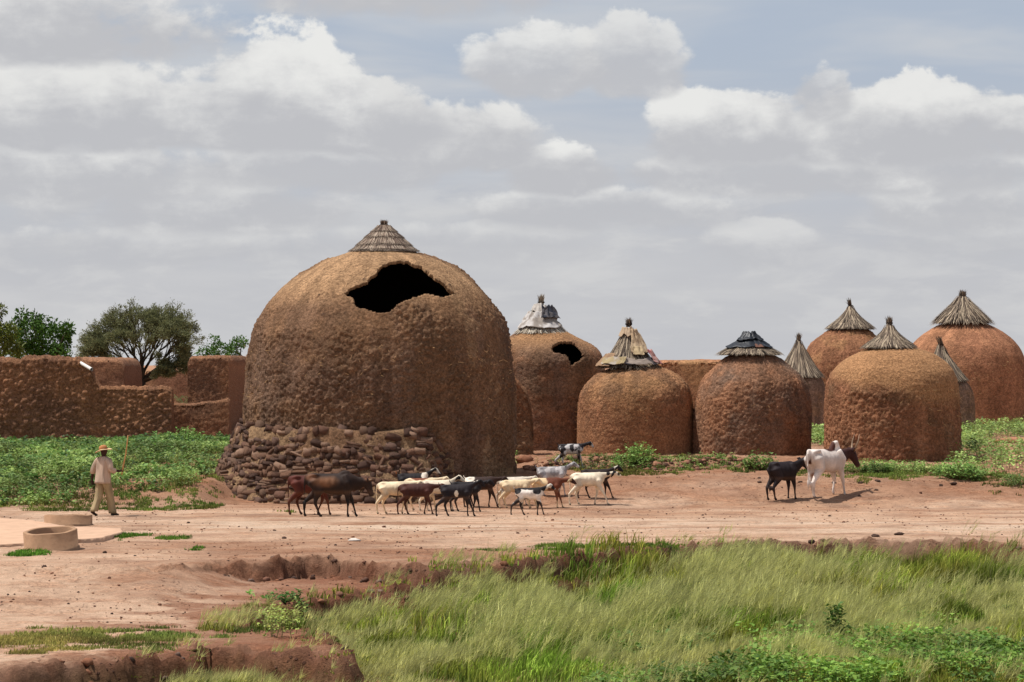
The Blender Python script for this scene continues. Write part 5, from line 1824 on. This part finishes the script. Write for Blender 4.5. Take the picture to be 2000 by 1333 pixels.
sel = g.uniform(0, 1, len(X)) < .10
weeds('weeds', 'taller dark leaved weeds dotted through the green bank', X[sel], Y[sel], hw[sel] * 1.3 + .05, 14, .13, 53, srgb(66, 100, 48), srgb(110, 142, 70), .5)
sel = (g.uniform(0, 1, len(X)) < .5) & (cst(fbm(np.stack([X, Y, 0 * X], 1) * .5, 3, 9)) > .45)
grass('weed_grass', X[sel], Y[sel], hw[sel] * 1.1, .08, 5, 54, srgb(140, 150, 70), srgb(196, 196, 116), .009, .1, label='yellowish grass growing through the weeds on the bank')

# ---- weeds round the right granaries
def blob_weeds(name, label, spots, per, h, size, seed, nl=18):
    gg = np.random.default_rng(seed)
    Xs, Ys, Hs = [], [], []
    for (px, py, wx, dy, n) in spots:
        X0, Y0 = hit(px, py)
        kx = Y0 / F
        m = int(n * per)
        Xs.append(X0 + gg.normal(0, wx * kx * .5, m)); Ys.append(Y0 + gg.normal(0, dy * .5, m)); Hs.append(gg.uniform(.5, 1.1, m) * h)
    return weeds(name, label, np.concatenate(Xs), np.concatenate(Ys), np.concatenate(Hs), nl, size, seed)


g = np.random.default_rng(61)
N = 4200
X = g.uniform(12.2, 24, N); Y = g.uniform(80, 122, N)
px = 1000 + F * X / Y; py = YH + F * (HC - z_smooth(X, Y)) / Y
low = np.interp(px, [1850, 1900, 1950, 2000, 2100], [925, 932, 935, 925, 925])
k = (px > 1862) & (px < 2080) & (py < low - 12 * fbm(np.stack([X, Y, 0 * X], 1), 2, 3)) & ~((px > 1925) & (np.abs(py - 868) < 9)) & (g.uniform(0, 1, N) < np.clip(60 / Y, 0, 1))
weeds('weeds', 'leafy green weeds on the slope below the farthest granary', X[k], Y[k], (.28 + .25 * g.uniform(0, 1, k.sum())), 18, .10, 62)
blob_weeds('weeds', 'green weeds in the gaps between the right hand granaries', [(1596, 868, 26, 3.0, 60), (1600, 858, 20, 4.0, 60)], 1, .5, .10, 63)
blob_weeds('weeds', 'low green weeds along the foot of the wide rust red granary', [(1700, 922, 46, .7, 60), (1755, 922, 60, .7, 60), (1650, 925, 40, .5, 30), (1800, 925, 60, .8, 70), (1900, 930, 50, 1.0, 60), (1990, 948, 30, .5, 40)], 1, .32, .07, 64, 14)
blob_weeds('weeds', 'low green ground cover on the bank under the speckled goat', [(1120, 908, 60, .9, 90), (1190, 910, 50, .9, 80), (1330, 902, 60, .8, 60), (1400, 900, 60, .7, 50), (1270, 908, 60, .7, 40), (1010, 890, 8, .5, 14), (1013, 905, 8, .4, 14)], 1, .16, .05, 65, 12)


def bush(label, px, py, wpx, hpx, n, seed, size=.08):
    X0, Y0 = hit(px, py)
    k = Y0 / F
    gg = np.random.default_rng(seed)
    a = gg.uniform(0, 2 * math.pi, n); r = np.sqrt(gg.uniform(0, 1, n)) * wpx * k * .5
    X = X0 + r * np.cos(a); Y = Y0 + r * np.sin(a) * .8
    h = hpx * k * (1 - .55 * (r / (wpx * k * .5)) ** 2) * gg.uniform(.55, 1.05, n)
    z0 = zg(X0, Y0)
    root = thing('bush', label, 'bush', (X0, Y0, z0), 0, 'leafy bushes by the granaries')
    b = leafy(X - X0, Y - Y0, h, 16, size, seed, srgb(78, 120, 50), srgb(150, 178, 96), .35, False, z_ground(X, Y) - z0)
    b.build('foliage', M['leaf'], root)
    sb_ = Bag()
    for i in range(n):
        p = np.array((X[i] - X0, Y[i] - Y0, -.05))
        V, fs = tube([(0, 0, -.05), tuple(p * .6 + np.array((0, 0, h[i] * .4))), tuple(p + np.array((0, 0, h[i])))], [.010, .007, .003], 4)
        sb_.add(V, fs, srgb(104, 92, 60))
    sb_.build('stems', M['bark'], root)


bush('airy green bush on the bank before the rag capped granary', 1243, 906, 92, 42, 60, 71)
bush('bright green bush at the foot of the plastic capped granary', 1487, 918, 70, 40, 55, 72)
bush('round green bush at the right foot of the wide rust red granary', 1872, 936, 92, 44, 70, 73)
bush('small dark green bush under the horned cow\'s chin', 1712, 926, 60, 26, 36, 74)
bush('bright green bush crowning the hump below the low wall', 362, 868, 90, 34, 60, 75)

# ---- broad-leaved plants in the near right corner
g = np.random.default_rng(81)
N = 1500
X = g.uniform(1.0, 8.5, N); Y = g.uniform(37.2, 45, N)
px = 1000 + F * X / Y; py = YH + F * (HC + .7) / Y
edge = np.interp(px, [1000, 1100, 1350, 1600, 1800, 2000], [1320, 1300, 1290, 1270, 1235, 1210])
k = (py > edge + 25 * g.normal(0, 1, N)) & (fbm(np.stack([X, Y, 0 * X], 1) * .9, 3, 5) > .44)
weeds('broadleaf_weeds', 'broad leaved green plants in the near grass', X[k], Y[k], .22 + .2 * g.uniform(0, 1, k.sum()), 18, .085, 82, srgb(82, 124, 40), srgb(146, 174, 78), .6)
X, Y = scatter_px(60, 520, 600, 1150, 1200, 83)
weeds('broadleaf_weeds', 'pale yellowish green weed clump on the ledge corner', X, Y, .2 + .2 * g.uniform(0, 1, len(X)), 14, .06, 84, srgb(120, 140, 60), srgb(176, 188, 100), .4)
X, Y = hit(600, 1133); X2 = X + np.random.default_rng(85).normal(0, .45, 40); Y2 = Y + np.random.default_rng(86).normal(0, .15, 40)
weeds('broadleaf_weeds', 'bright green weeds at the foot of the far ledge', X2, Y2, np.full(40, .14), 12, .08, 87, srgb(84, 140, 50), srgb(140, 180, 90), .6)


def sapling(label, px, py, hpx, seed):
    X0, Y0 = hit(px, py)
    Y0 = (HC - zg(X0, Y0)) * F / (py - YH); X0 = (px - 1000) * Y0 / F
    z0 = zg(X0, Y0); h = hpx * Y0 / F
    root = thing('sapling', label, 'sapling', (X0, Y0, z0))
    gg = np.random.default_rng(seed)
    st = Bag()
    V, fs = tube([(0, 0, -.05), (.01, 0, h * .5), (.025, 0, h)], [.010, .007, .003], 6); st.add(V, fs, srgb(96, 84, 54))
    lv = []
    for i in range(26):
        u = .2 + .8 * i / 25; a = i * 2.4
        L = h * .28 * (1.15 - .6 * u)
        p0 = Vector((.02 * u, 0, h * u)); p1 = p0 + Vector((math.cos(a) * L, math.sin(a) * L, L * .35))
        V, fs = tube([p0, p1], [.004, .002], 4); st.add(V, fs, srgb(110, 110, 60))
        for j in range(4):
            lv.append(p0.lerp(p1, .4 + .2 * j))
    st.build('stem', M['bark'], root)
    lv = np.array([tuple(v) for v in lv])
    b = leafy(lv[:, 0], lv[:, 1], np.full(len(lv), .04), 2, .085, seed, srgb(80, 118, 44), srgb(140, 168, 80), .6, False, lv[:, 2])
    b.build('foliage', M['leaf'], root)


sapling('thin upright sapling standing in the near grass', 1630, 1283, 84, 91)
sapling('little leafy sapling on the red soil at the near right', 1965, 1225, 34, 92)

# ---- trees
def acacia(px, row, Y, seed):
    X0 = (px - 1000) * Y / F
    k = Y / F
    z0 = float(z_smooth(X0, Y))
    root = thing('acacia_tree', 'spreading grey green acacia rising behind the mud walls', 'tree', (X0, Y, z0))
    gg = random.Random(seed)
    top = HC - (576 - YH) * k - z0
    fork = HC - (735 - YH) * k - z0
    tr = Bag(); tw = Bag()
    tips = []

    def grow(p, d, L, r, depth):
        q = p + d * L * .5 + Vector((gg.gauss(0, .05), gg.gauss(0, .05), 0)) * L
        e = p + d * L + Vector((gg.gauss(0, .06), gg.gauss(0, .06), 0)) * L
        V, fs = tube([p, q, e], [r, r * .85, r * .7], 5 if depth < 3 else 3, caps=False)
        (tr if depth < 3 else tw).add(V, fs, np.array(srgb(70, 60, 50)) * gg.uniform(.7, 1.1))
        if depth >= 1:
            tips.extend([(p.lerp(e, f), d) for f in ((.4, .7, 1.0) if depth < 5 else (.2, .4, .6, .8, 1.0))])
        if depth == 6: return
        for i in range(3 if depth < 2 else (3 if gg.random() < .45 else 2)):
            ax = Vector((gg.gauss(0, 1), gg.gauss(0, 1), gg.gauss(0, .45))).normalized()
            nd = (d + ax * gg.uniform(.22, .55)).normalized()
            if depth < 3: nd = (nd + Vector((nd.x, nd.y, 0)) * .25 + Vector((0, 0, .10))).normalized()
            grow(e, nd, L * gg.uniform(.68, .9), r * .62, depth + 1)
    base = Vector((.15, 0, -.3))
    V, fs = tube([base, (.05, 0, fork * .5), (0, 0, fork)], [.20, .16, .14], 8); tr.add(V, fs, srgb(64, 54, 46))
    W = 115 * k
    for a, tilt, l in ((170, 1.05, 1.0), (200, .75, 1.05), (150, .45, 1.05), (80, .15, 1.1), (30, .5, 1.1), (350, .85, 1.08), (10, 1.15, .8), (260, .6, 1.0), (300, .3, 1.05), (225, 1.2, .8), (320, 1.3, .55)):
        a = rad(a)
        d = Vector((math.cos(a) * math.sin(tilt), math.sin(a) * math.sin(tilt), math.cos(tilt)))
        grow(Vector((0, 0, fork * gg.uniform(.88, 1.0))), d, .70 * l, .075, 0)
    # keep inside an umbrella-shaped crown
    tr.build('trunk', M['bark'], root, True)
    tw.build('twigs', M['bark'], root)
    P = np.array([tuple(t[0]) for t in tips]); D = np.array([tuple(t[1]) for t in tips])
    g2 = np.random.default_rng(seed)
    rep = 3
    P = np.repeat(P, rep, 0) + g2.normal(0, .05, (len(P) * rep, 3)); D = np.repeat(D, rep, 0)
    a = g2.normal(0, .45, P.shape); D = D + a; D /= np.linalg.norm(D, axis=1)[:, None]
    n = len(P)
    S = np.cross(D, g2.normal(0, 1, (n, 3))); S /= np.linalg.norm(S, axis=1)[:, None] + 1e-6
    L = g2.uniform(.05, .12, n)[:, None]
    V = np.stack([P, P + D * L * .5 + S * L * .16, P + D * L, P + D * L * .5 - S * L * .16], 1).reshape(-1, 3)
    b = np.arange(n)[:, None] * 4
    C = np.repeat((np.array(srgb(124, 126, 86)) * g2.uniform(.6, 1.3, n)[:, None]), 4, 0)
    mesh_np('crown', V, [b + np.array([[0, 1, 2, 3]])], M['leaf'], root, C)


acacia(277, 755, 116.0, 5)


def leafy_tree(label, lobes, Y, seed, lo, hi, dens, size, trunk_px):
    """lobes: (px, row, rx, ry) of leaf masses as the crown spreads, with depth"""
    k = Y / F
    X0 = (trunk_px - 1000) * k
    z0 = float(z_smooth(X0, Y))
    root = thing('leafy_tree', label, 'tree', (X0, Y, z0))
    gg = np.random.default_rng(seed)
    bag = Bag(); tr = Bag()
    zmid = None
    for (px, row, rx, ry) in lobes:
        c = np.array(((px - 1000) * k - X0, gg.normal(0, rx * k * .5), HC - (row - YH) * k - z0))
        R = np.array((rx * k, rx * k * .9, ry * k))
        tz = max(c[2] - R[2] * 1.2, 1.2)
        V, fs = tube([(0, 0, 1.2), (c[0] * .5, c[1] * .5, (1.2 + c[2]) * .55), tuple(c)], [.06, .04, .015], 5); tr.add(V, fs, srgb(84, 72, 56))
        nc = max(6, int(dens * rx * ry / 60))
        # sprays of leaflets on the lobe
        dirs = gg.normal(0, 1, (nc, 3)); dirs /= np.linalg.norm(dirs, axis=1)[:, None]
        cc = c + dirs * R * (gg.uniform(.35, 1.0, nc) ** .6)[:, None]
        for j in range(nc):
            out = dirs[j] * np.array((1, 1, .6)) + np.array((0, 0, .15)); out /= np.linalg.norm(out)
            m = 30
            a = gg.uniform(0, 2 * math.pi, m)
            s1 = np.cross(out, (0, 0, 1.0)) + 1e-3; s1 /= np.linalg.norm(s1); s2 = np.cross(out, s1)
            D = s1 * np.cos(a)[:, None] + s2 * np.sin(a)[:, None] + out * gg.uniform(-.2, .6, m)[:, None]
            D[:, 2] -= .35
            D /= np.linalg.norm(D, axis=1)[:, None]
            st = cc[j] + D * gg.uniform(.02, .20, m)[:, None] * (size / .1)
            L = size * gg.uniform(.7, 1.4, m)[:, None]
            S = np.cross(D, gg.normal(0, 1, (m, 3))); S /= np.linalg.norm(S, axis=1)[:, None] + 1e-6
            V = np.stack([st, st + D * L * .45 + S * L * .24, st + D * L, st + D * L * .45 - S * L * .24], 1).reshape(-1, 3)
            b = np.arange(m)[:, None] * 4
            f = gg.uniform(0, 1, m)[:, None]
            C = np.repeat((np.array(lo) * (1 - f) + np.array(hi) * f) * gg.uniform(.75, 1.2), 4, 0)
            bag.add(V, [b + np.array([[0, 1, 2, 3]])], C)
    V, fs = tube([(0, 0, -.3), (.05, 0, .6), (0, 0, 1.4)], [.16, .12, .09], 8); tr.add(V, fs, srgb(84, 72, 56))
    tr.build('trunk', M['bark'], root, True)
    bag.build('crown', M['leaf'], root)


leafy_tree('glossy dark green tree behind the long wall, left of the acacia', [(100, 665, 34, 30), (60, 650, 36, 28), (118, 645, 22, 14), (42, 618, 12, 12), (66, 622, 10, 8), (55, 690, 50, 24), (110, 690, 34, 20), (80, 632, 22, 16), (30, 640, 14, 12), (132, 640, 10, 6)], 122.0, 3,
           srgb(44, 74, 20), srgb(92, 128, 44), 3.0, .13, 80)
leafy_tree('yellowish green tree cut off by the picture edge behind the long wall', [(-10, 660, 34, 34), (8, 680, 36, 26), (-30, 630, 30, 26), (4, 605, 5, 4), (14, 650, 24, 16)], 119.0, 4, srgb(76, 92, 30), srgb(132, 140, 62), 2.6, .13, -10)
leafy_tree('young green tree tops over the square tower block, nearer the acacia', [(416, 668, 12, 12), (428, 684, 20, 12), (395, 690, 16, 8), (412, 690, 20, 10)], 118.0, 6, srgb(58, 96, 36), srgb(110, 146, 66), 4.0, .10, 420)
leafy_tree('slim green tree top over the tower block, next to the big dome', [(464, 676, 13, 14), (455, 690, 14, 10), (472, 668, 8, 8)], 117.0, 8, srgb(58, 96, 36), srgb(110, 146, 66), 4.0, .10, 463)


# ------------------------------------------------------------------ rubble and small things
def lump_shapes(seed, n=10):
    g = np.random.default_rng(seed)
    t = (1 + 5 ** .5) / 2
    v = np.array([(-1, t, 0), (1, t, 0), (-1, -t, 0), (1, -t, 0), (0, -1, t), (0, 1, t), (0, -1, -t), (0, 1, -t), (t, 0, -1), (t, 0, 1), (-t, 0, -1), (-t, 0, 1)])
    v /= np.linalg.norm(v[0])
    f = np.array([(0, 11, 5), (0, 5, 1), (0, 1, 7), (0, 7, 10), (0, 10, 11), (1, 5, 9), (5, 11, 4), (11, 10, 2), (10, 7, 6), (7, 1, 8), (3, 9, 4), (3, 4, 2), (3, 2, 6), (3, 6, 8), (3, 8, 9), (4, 9, 5), (2, 4, 11), (6, 2, 10), (8, 6, 7), (9, 8, 1)])
    # one subdivision
    key = {}; vs = [tuple(x) for x in v]; nf = []
    def midp(a, b):
        k = (min(a, b), max(a, b))
        if k not in key:
            m = (np.array(vs[a]) + np.array(vs[b])); m /= np.linalg.norm(m); key[k] = len(vs); vs.append(tuple(m))
        return key[k]
    for a, b, c in f:
        ab, bc, ca = midp(a, b), midp(b, c), midp(c, a)
        nf += [(a, ab, ca), (b, bc, ab), (c, ca, bc), (ab, bc, ca)]
    vs = np.array(vs)
    out = []
    for i in range(n):
        out.append(vs * (1 + g.normal(0, .16, (len(vs), 1))) * np.array((1, g.uniform(.7, 1), g.uniform(.5, .8))))
    return out, np.array(nf)


LUMPS, LF = lump_shapes(3)
ICO = np.array([(0, 11, 5), (0, 5, 1), (0, 1, 7), (0, 7, 10), (0, 10, 11), (1, 5, 9), (5, 11, 4), (11, 10, 2), (10, 7, 6), (7, 1, 8), (3, 9, 4), (3, 4, 2), (3, 2, 6), (3, 6, 8), (3, 8, 9), (4, 9, 5), (2, 4, 11), (6, 2, 10), (8, 6, 7), (9, 8, 1)])


def rubble(name, label, X, Y, size, seed, cols, sink=.3, low=False):
    g = np.random.default_rng(seed)
    Z = z_ground(X, Y)
    if low:      # on broken edges lie in the lowest place near
        Z = np.min([z_ground(X + dx, Y + dy) for dx, dy in ((0, 0), (.07, 0), (-.07, 0), (0, .07), (0, -.07))], axis=0)
    bag = Bag()
    for i in range(len(X)):
        s = size[i]
        a = g.uniform(0, 6.28)
        R = np.array(((math.cos(a), -math.sin(a), 0), (math.sin(a), math.cos(a), 0), (0, 0, 1)))
        sh = LUMPS[g.integers(0, len(LUMPS))]
        small = s < .035
        V = ((sh[:12] if small else sh) * s) @ R.T + np.array((X[i], Y[i], Z[i] + s * (.5 - sink)))
        bag.add(V, [ICO if small else LF], np.array(cols[g.integers(0, len(cols))]) * g.uniform(.7, 1.15))
    return tag(bag.build(name, M['rubble']), label, kind='stuff')


g = np.random.default_rng(101)
N = 110000
X = g.uniform(-10, 10.5, N); Y = g.uniform(38, 60, N)
ma, mb, sb, sa = cuts(X, Y)
pr_ = np.exp(-((sb - .12) / .22) ** 2) * .5 + np.exp(-((sa - .15) / .22) ** 2) * .45 * sstep(-7, -4.5, X)
k = (g.uniform(0, 1, N) < pr_ * .75) & (np.abs(F * X / Y) < 1060)
X, Y = X[k], Y[k]
rubble('ledge_rubble', 'broken dark laterite lumps along the crumbling ledges', X, Y, .014 + .07 * g.uniform(0, 1, len(X)) ** 3, 102, [srgb(98, 72, 60), srgb(118, 84, 68), srgb(84, 66, 58), srgb(132, 90, 68), srgb(112, 90, 78)], -.1, True)
N = 9000
Y = g.uniform(42, 92, N); X = g.uniform(-1, 1, N) * Y * .19
ma, mb, sb, sa = cuts(X, Y)
k = (sb < -.1) & (fbm(np.stack([X * .5, Y * .5, 0 * X], 1), 3, 7) > .47)
X, Y = X[k], Y[k]
rubble('gravel', 'loose dark gravel strewn over the bare laterite soil', X, Y, .008 + .022 * g.uniform(0, 1, len(X)) ** 3 + .02 * (g.uniform(0, 1, len(X)) > .97), 103, [srgb(104, 72, 58), srgb(130, 92, 72), srgb(84, 66, 58), srgb(170, 128, 100)])
N = 520
Xb = g.uniform(.4, 7.2, N); Yb = 82.3 - .5 * np.sin(Xb * 1.7) + g.normal(.25, .35, N)
rubble('bank_rubble', 'reddish clods along the broken bank behind the goats', Xb, Yb, .02 + .11 * g.uniform(0, 1, N) ** 3, 104, [srgb(146, 104, 82), srgb(124, 88, 72), srgb(160, 118, 92), srgb(108, 80, 68)])


def rock(label, px, py, wpx, hpx, col, name='stone', cat='stone', seed=0, group=None, mat='stone'):
    X0, Y0 = hit(px, py)
    k = Y0 / F
    z0 = zg(X0, Y0)
    g = np.random.default_rng(seed)
    V = LUMPS[seed % 10] * np.array((wpx * k * .5, wpx * k * .42, hpx * k * .75)) + g.normal(0, .006, LUMPS[0].shape)
    V[:, 2] += hpx * k * .22
    o = mesh_np(name, V, [LF], M[mat], None, np.repeat(np.array([col]) , len(V), 0), False, (X0, Y0, z0))
    return tag(o, label, cat, group)


DK = srgb(84, 66, 56)
for i, (px, py, w, h, lb) in enumerate([
        (1483, 945, 9, 5, 'dark clod left of the black calf, close to its heels'), (1483, 936, 7, 4, 'smaller dark clod left of the black calf, farther back'),
        (1563, 943, 9, 4, 'flat dark clod between the calf and the white cow'), (1629, 946, 9, 5, 'dark clod under the belly of the white cow'),
        (1680, 944, 10, 5, 'dark clod in front of the white cow\'s forefoot'), (1714, 942, 12, 5, 'wide dark clod beyond the white cow\'s muzzle'),
        (1712, 959, 8, 4, 'small dark clod nearest below the white cow\'s muzzle'), (1862, 948, 14, 7, 'dark grey clod below the round green bush'),
        (1838, 950, 8, 6, 'reddish clod just left of the dark grey one'), (1948, 951, 6, 4, 'small clod near the right picture edge'),
        (204, 1083, 9, 6, 'lone dark stone on pale soil right of the near well ring'), (150, 995, 8, 6, 'dark clod on the soil left of the herdsman\'s feet'),
        (174, 999, 7, 5, 'dark clod almost at the herdsman\'s heel'), (1710, 1049, 16, 7, 'reddish stone at the far brink of the grass hollow'),
        (1755, 1045, 20, 8, 'broad red clod right of the reddish stone on the brink')]):
    rock(lb, px, py, w, h, np.array(DK) * (1.0 if i % 3 else 1.35), 'clod', 'clod', i + 1, 'clods on the bare ground')
rock('white scrap of rag lying on bare soil below the sheep', 693, 1056, 24, 6, srgb(206, 196, 184), 'scrap', 'rag', 4, None, 'cloth')
rock('pale stone at the brink of the grass hollow near the right edge', 1994, 1091, 22, 12, srgb(220, 196, 176), 'stone', 'stone', 6)
rock('flat pale laterite slab among weeds at the right edge', 1985, 866, 76, 14, srgb(178, 126, 96), 'rock_slab', 'rock', 7)
rock('dark boulder on the laterite slab at the right edge', 2003, 858, 24, 16, srgb(120, 96, 84), 'boulder', 'rock', 8)
rock('dark lump of rock beside the bright green bush', 1464, 917, 20, 16, srgb(104, 66, 54), 'boulder', 'rock', 9)
rock('grey stone at the brink behind the feathery grass', 1262, 1091, 10, 6, srgb(214, 200, 190), 'stone', 'stone', 2)
rock('brown earth heap against the rag capped granary', 1118, 869, 60, 18, srgb(120, 84, 66), 'earth_heap', 'heap', 3, None, 'rubble')
rock('rubble heap at the right foot of the biggest granary', 1024, 905, 34, 20, srgb(134, 92, 70), 'earth_heap', 'heap', 5, None, 'rubble')

a_, b_ = Vector((*hit(512, 1243), 0)), Vector((*hit(572, 1256), 0))
for v in (a_, b_): v.z = zg(v.x, v.y) + .02
V, fs = tube([Vector((0, 0, 0)), (b_ - a_) * .5 + Vector((0, 0, .01)), b_ - a_], [.012, .010, .006], 6)
tag(mesh_np('twig', V, fs, M['bark'], None, np.repeat(np.array([srgb(206, 182, 146)]), len(V), 0), True, tuple(a_)), 'pale dry twig lying on the near ledge', 'twig')

# a few green stalks behind the low wall
st = thing('millet_plants', 'thin green millet stalks showing over the low wall', 'plant', ((352 - 1000) * 102 / F, 102.0 + .4, float(z_smooth(-11.9, 102.4))))
gg = np.random.default_rng(5)
bag = Bag()
for i in range(16):
    x = gg.uniform(-.3, .3); y = gg.uniform(-.1, .3); h = gg.uniform(1.35, 1.75)
    P0 = np.array([[x, y, 0]]); P2 = P0 + np.array([[gg.normal(0, .15), 0, h]])
    V, fs, C = strips(P0, (P0 + P2) / 2 + np.array([[0, 0, .1]]), P2, np.array([[.012, 0, 0]]), np.array([srgb(150, 170, 110)])); bag.add(V, fs, C)
    for j in range(4):
        q = P0 + (P2 - P0) * gg.uniform(.4, .95)
        e = q + np.array([[gg.choice([-1, 1]) * .22, gg.normal(0, .1), .05]])
        V, fs, C = strips(q, (q + e) / 2 + np.array([[0, 0, .1]]), e, np.array([[0, 0, .015]]), np.array([srgb(160, 182, 120)])); bag.add(V, fs, C)
bag.build('stalks', M['leaf'], st)
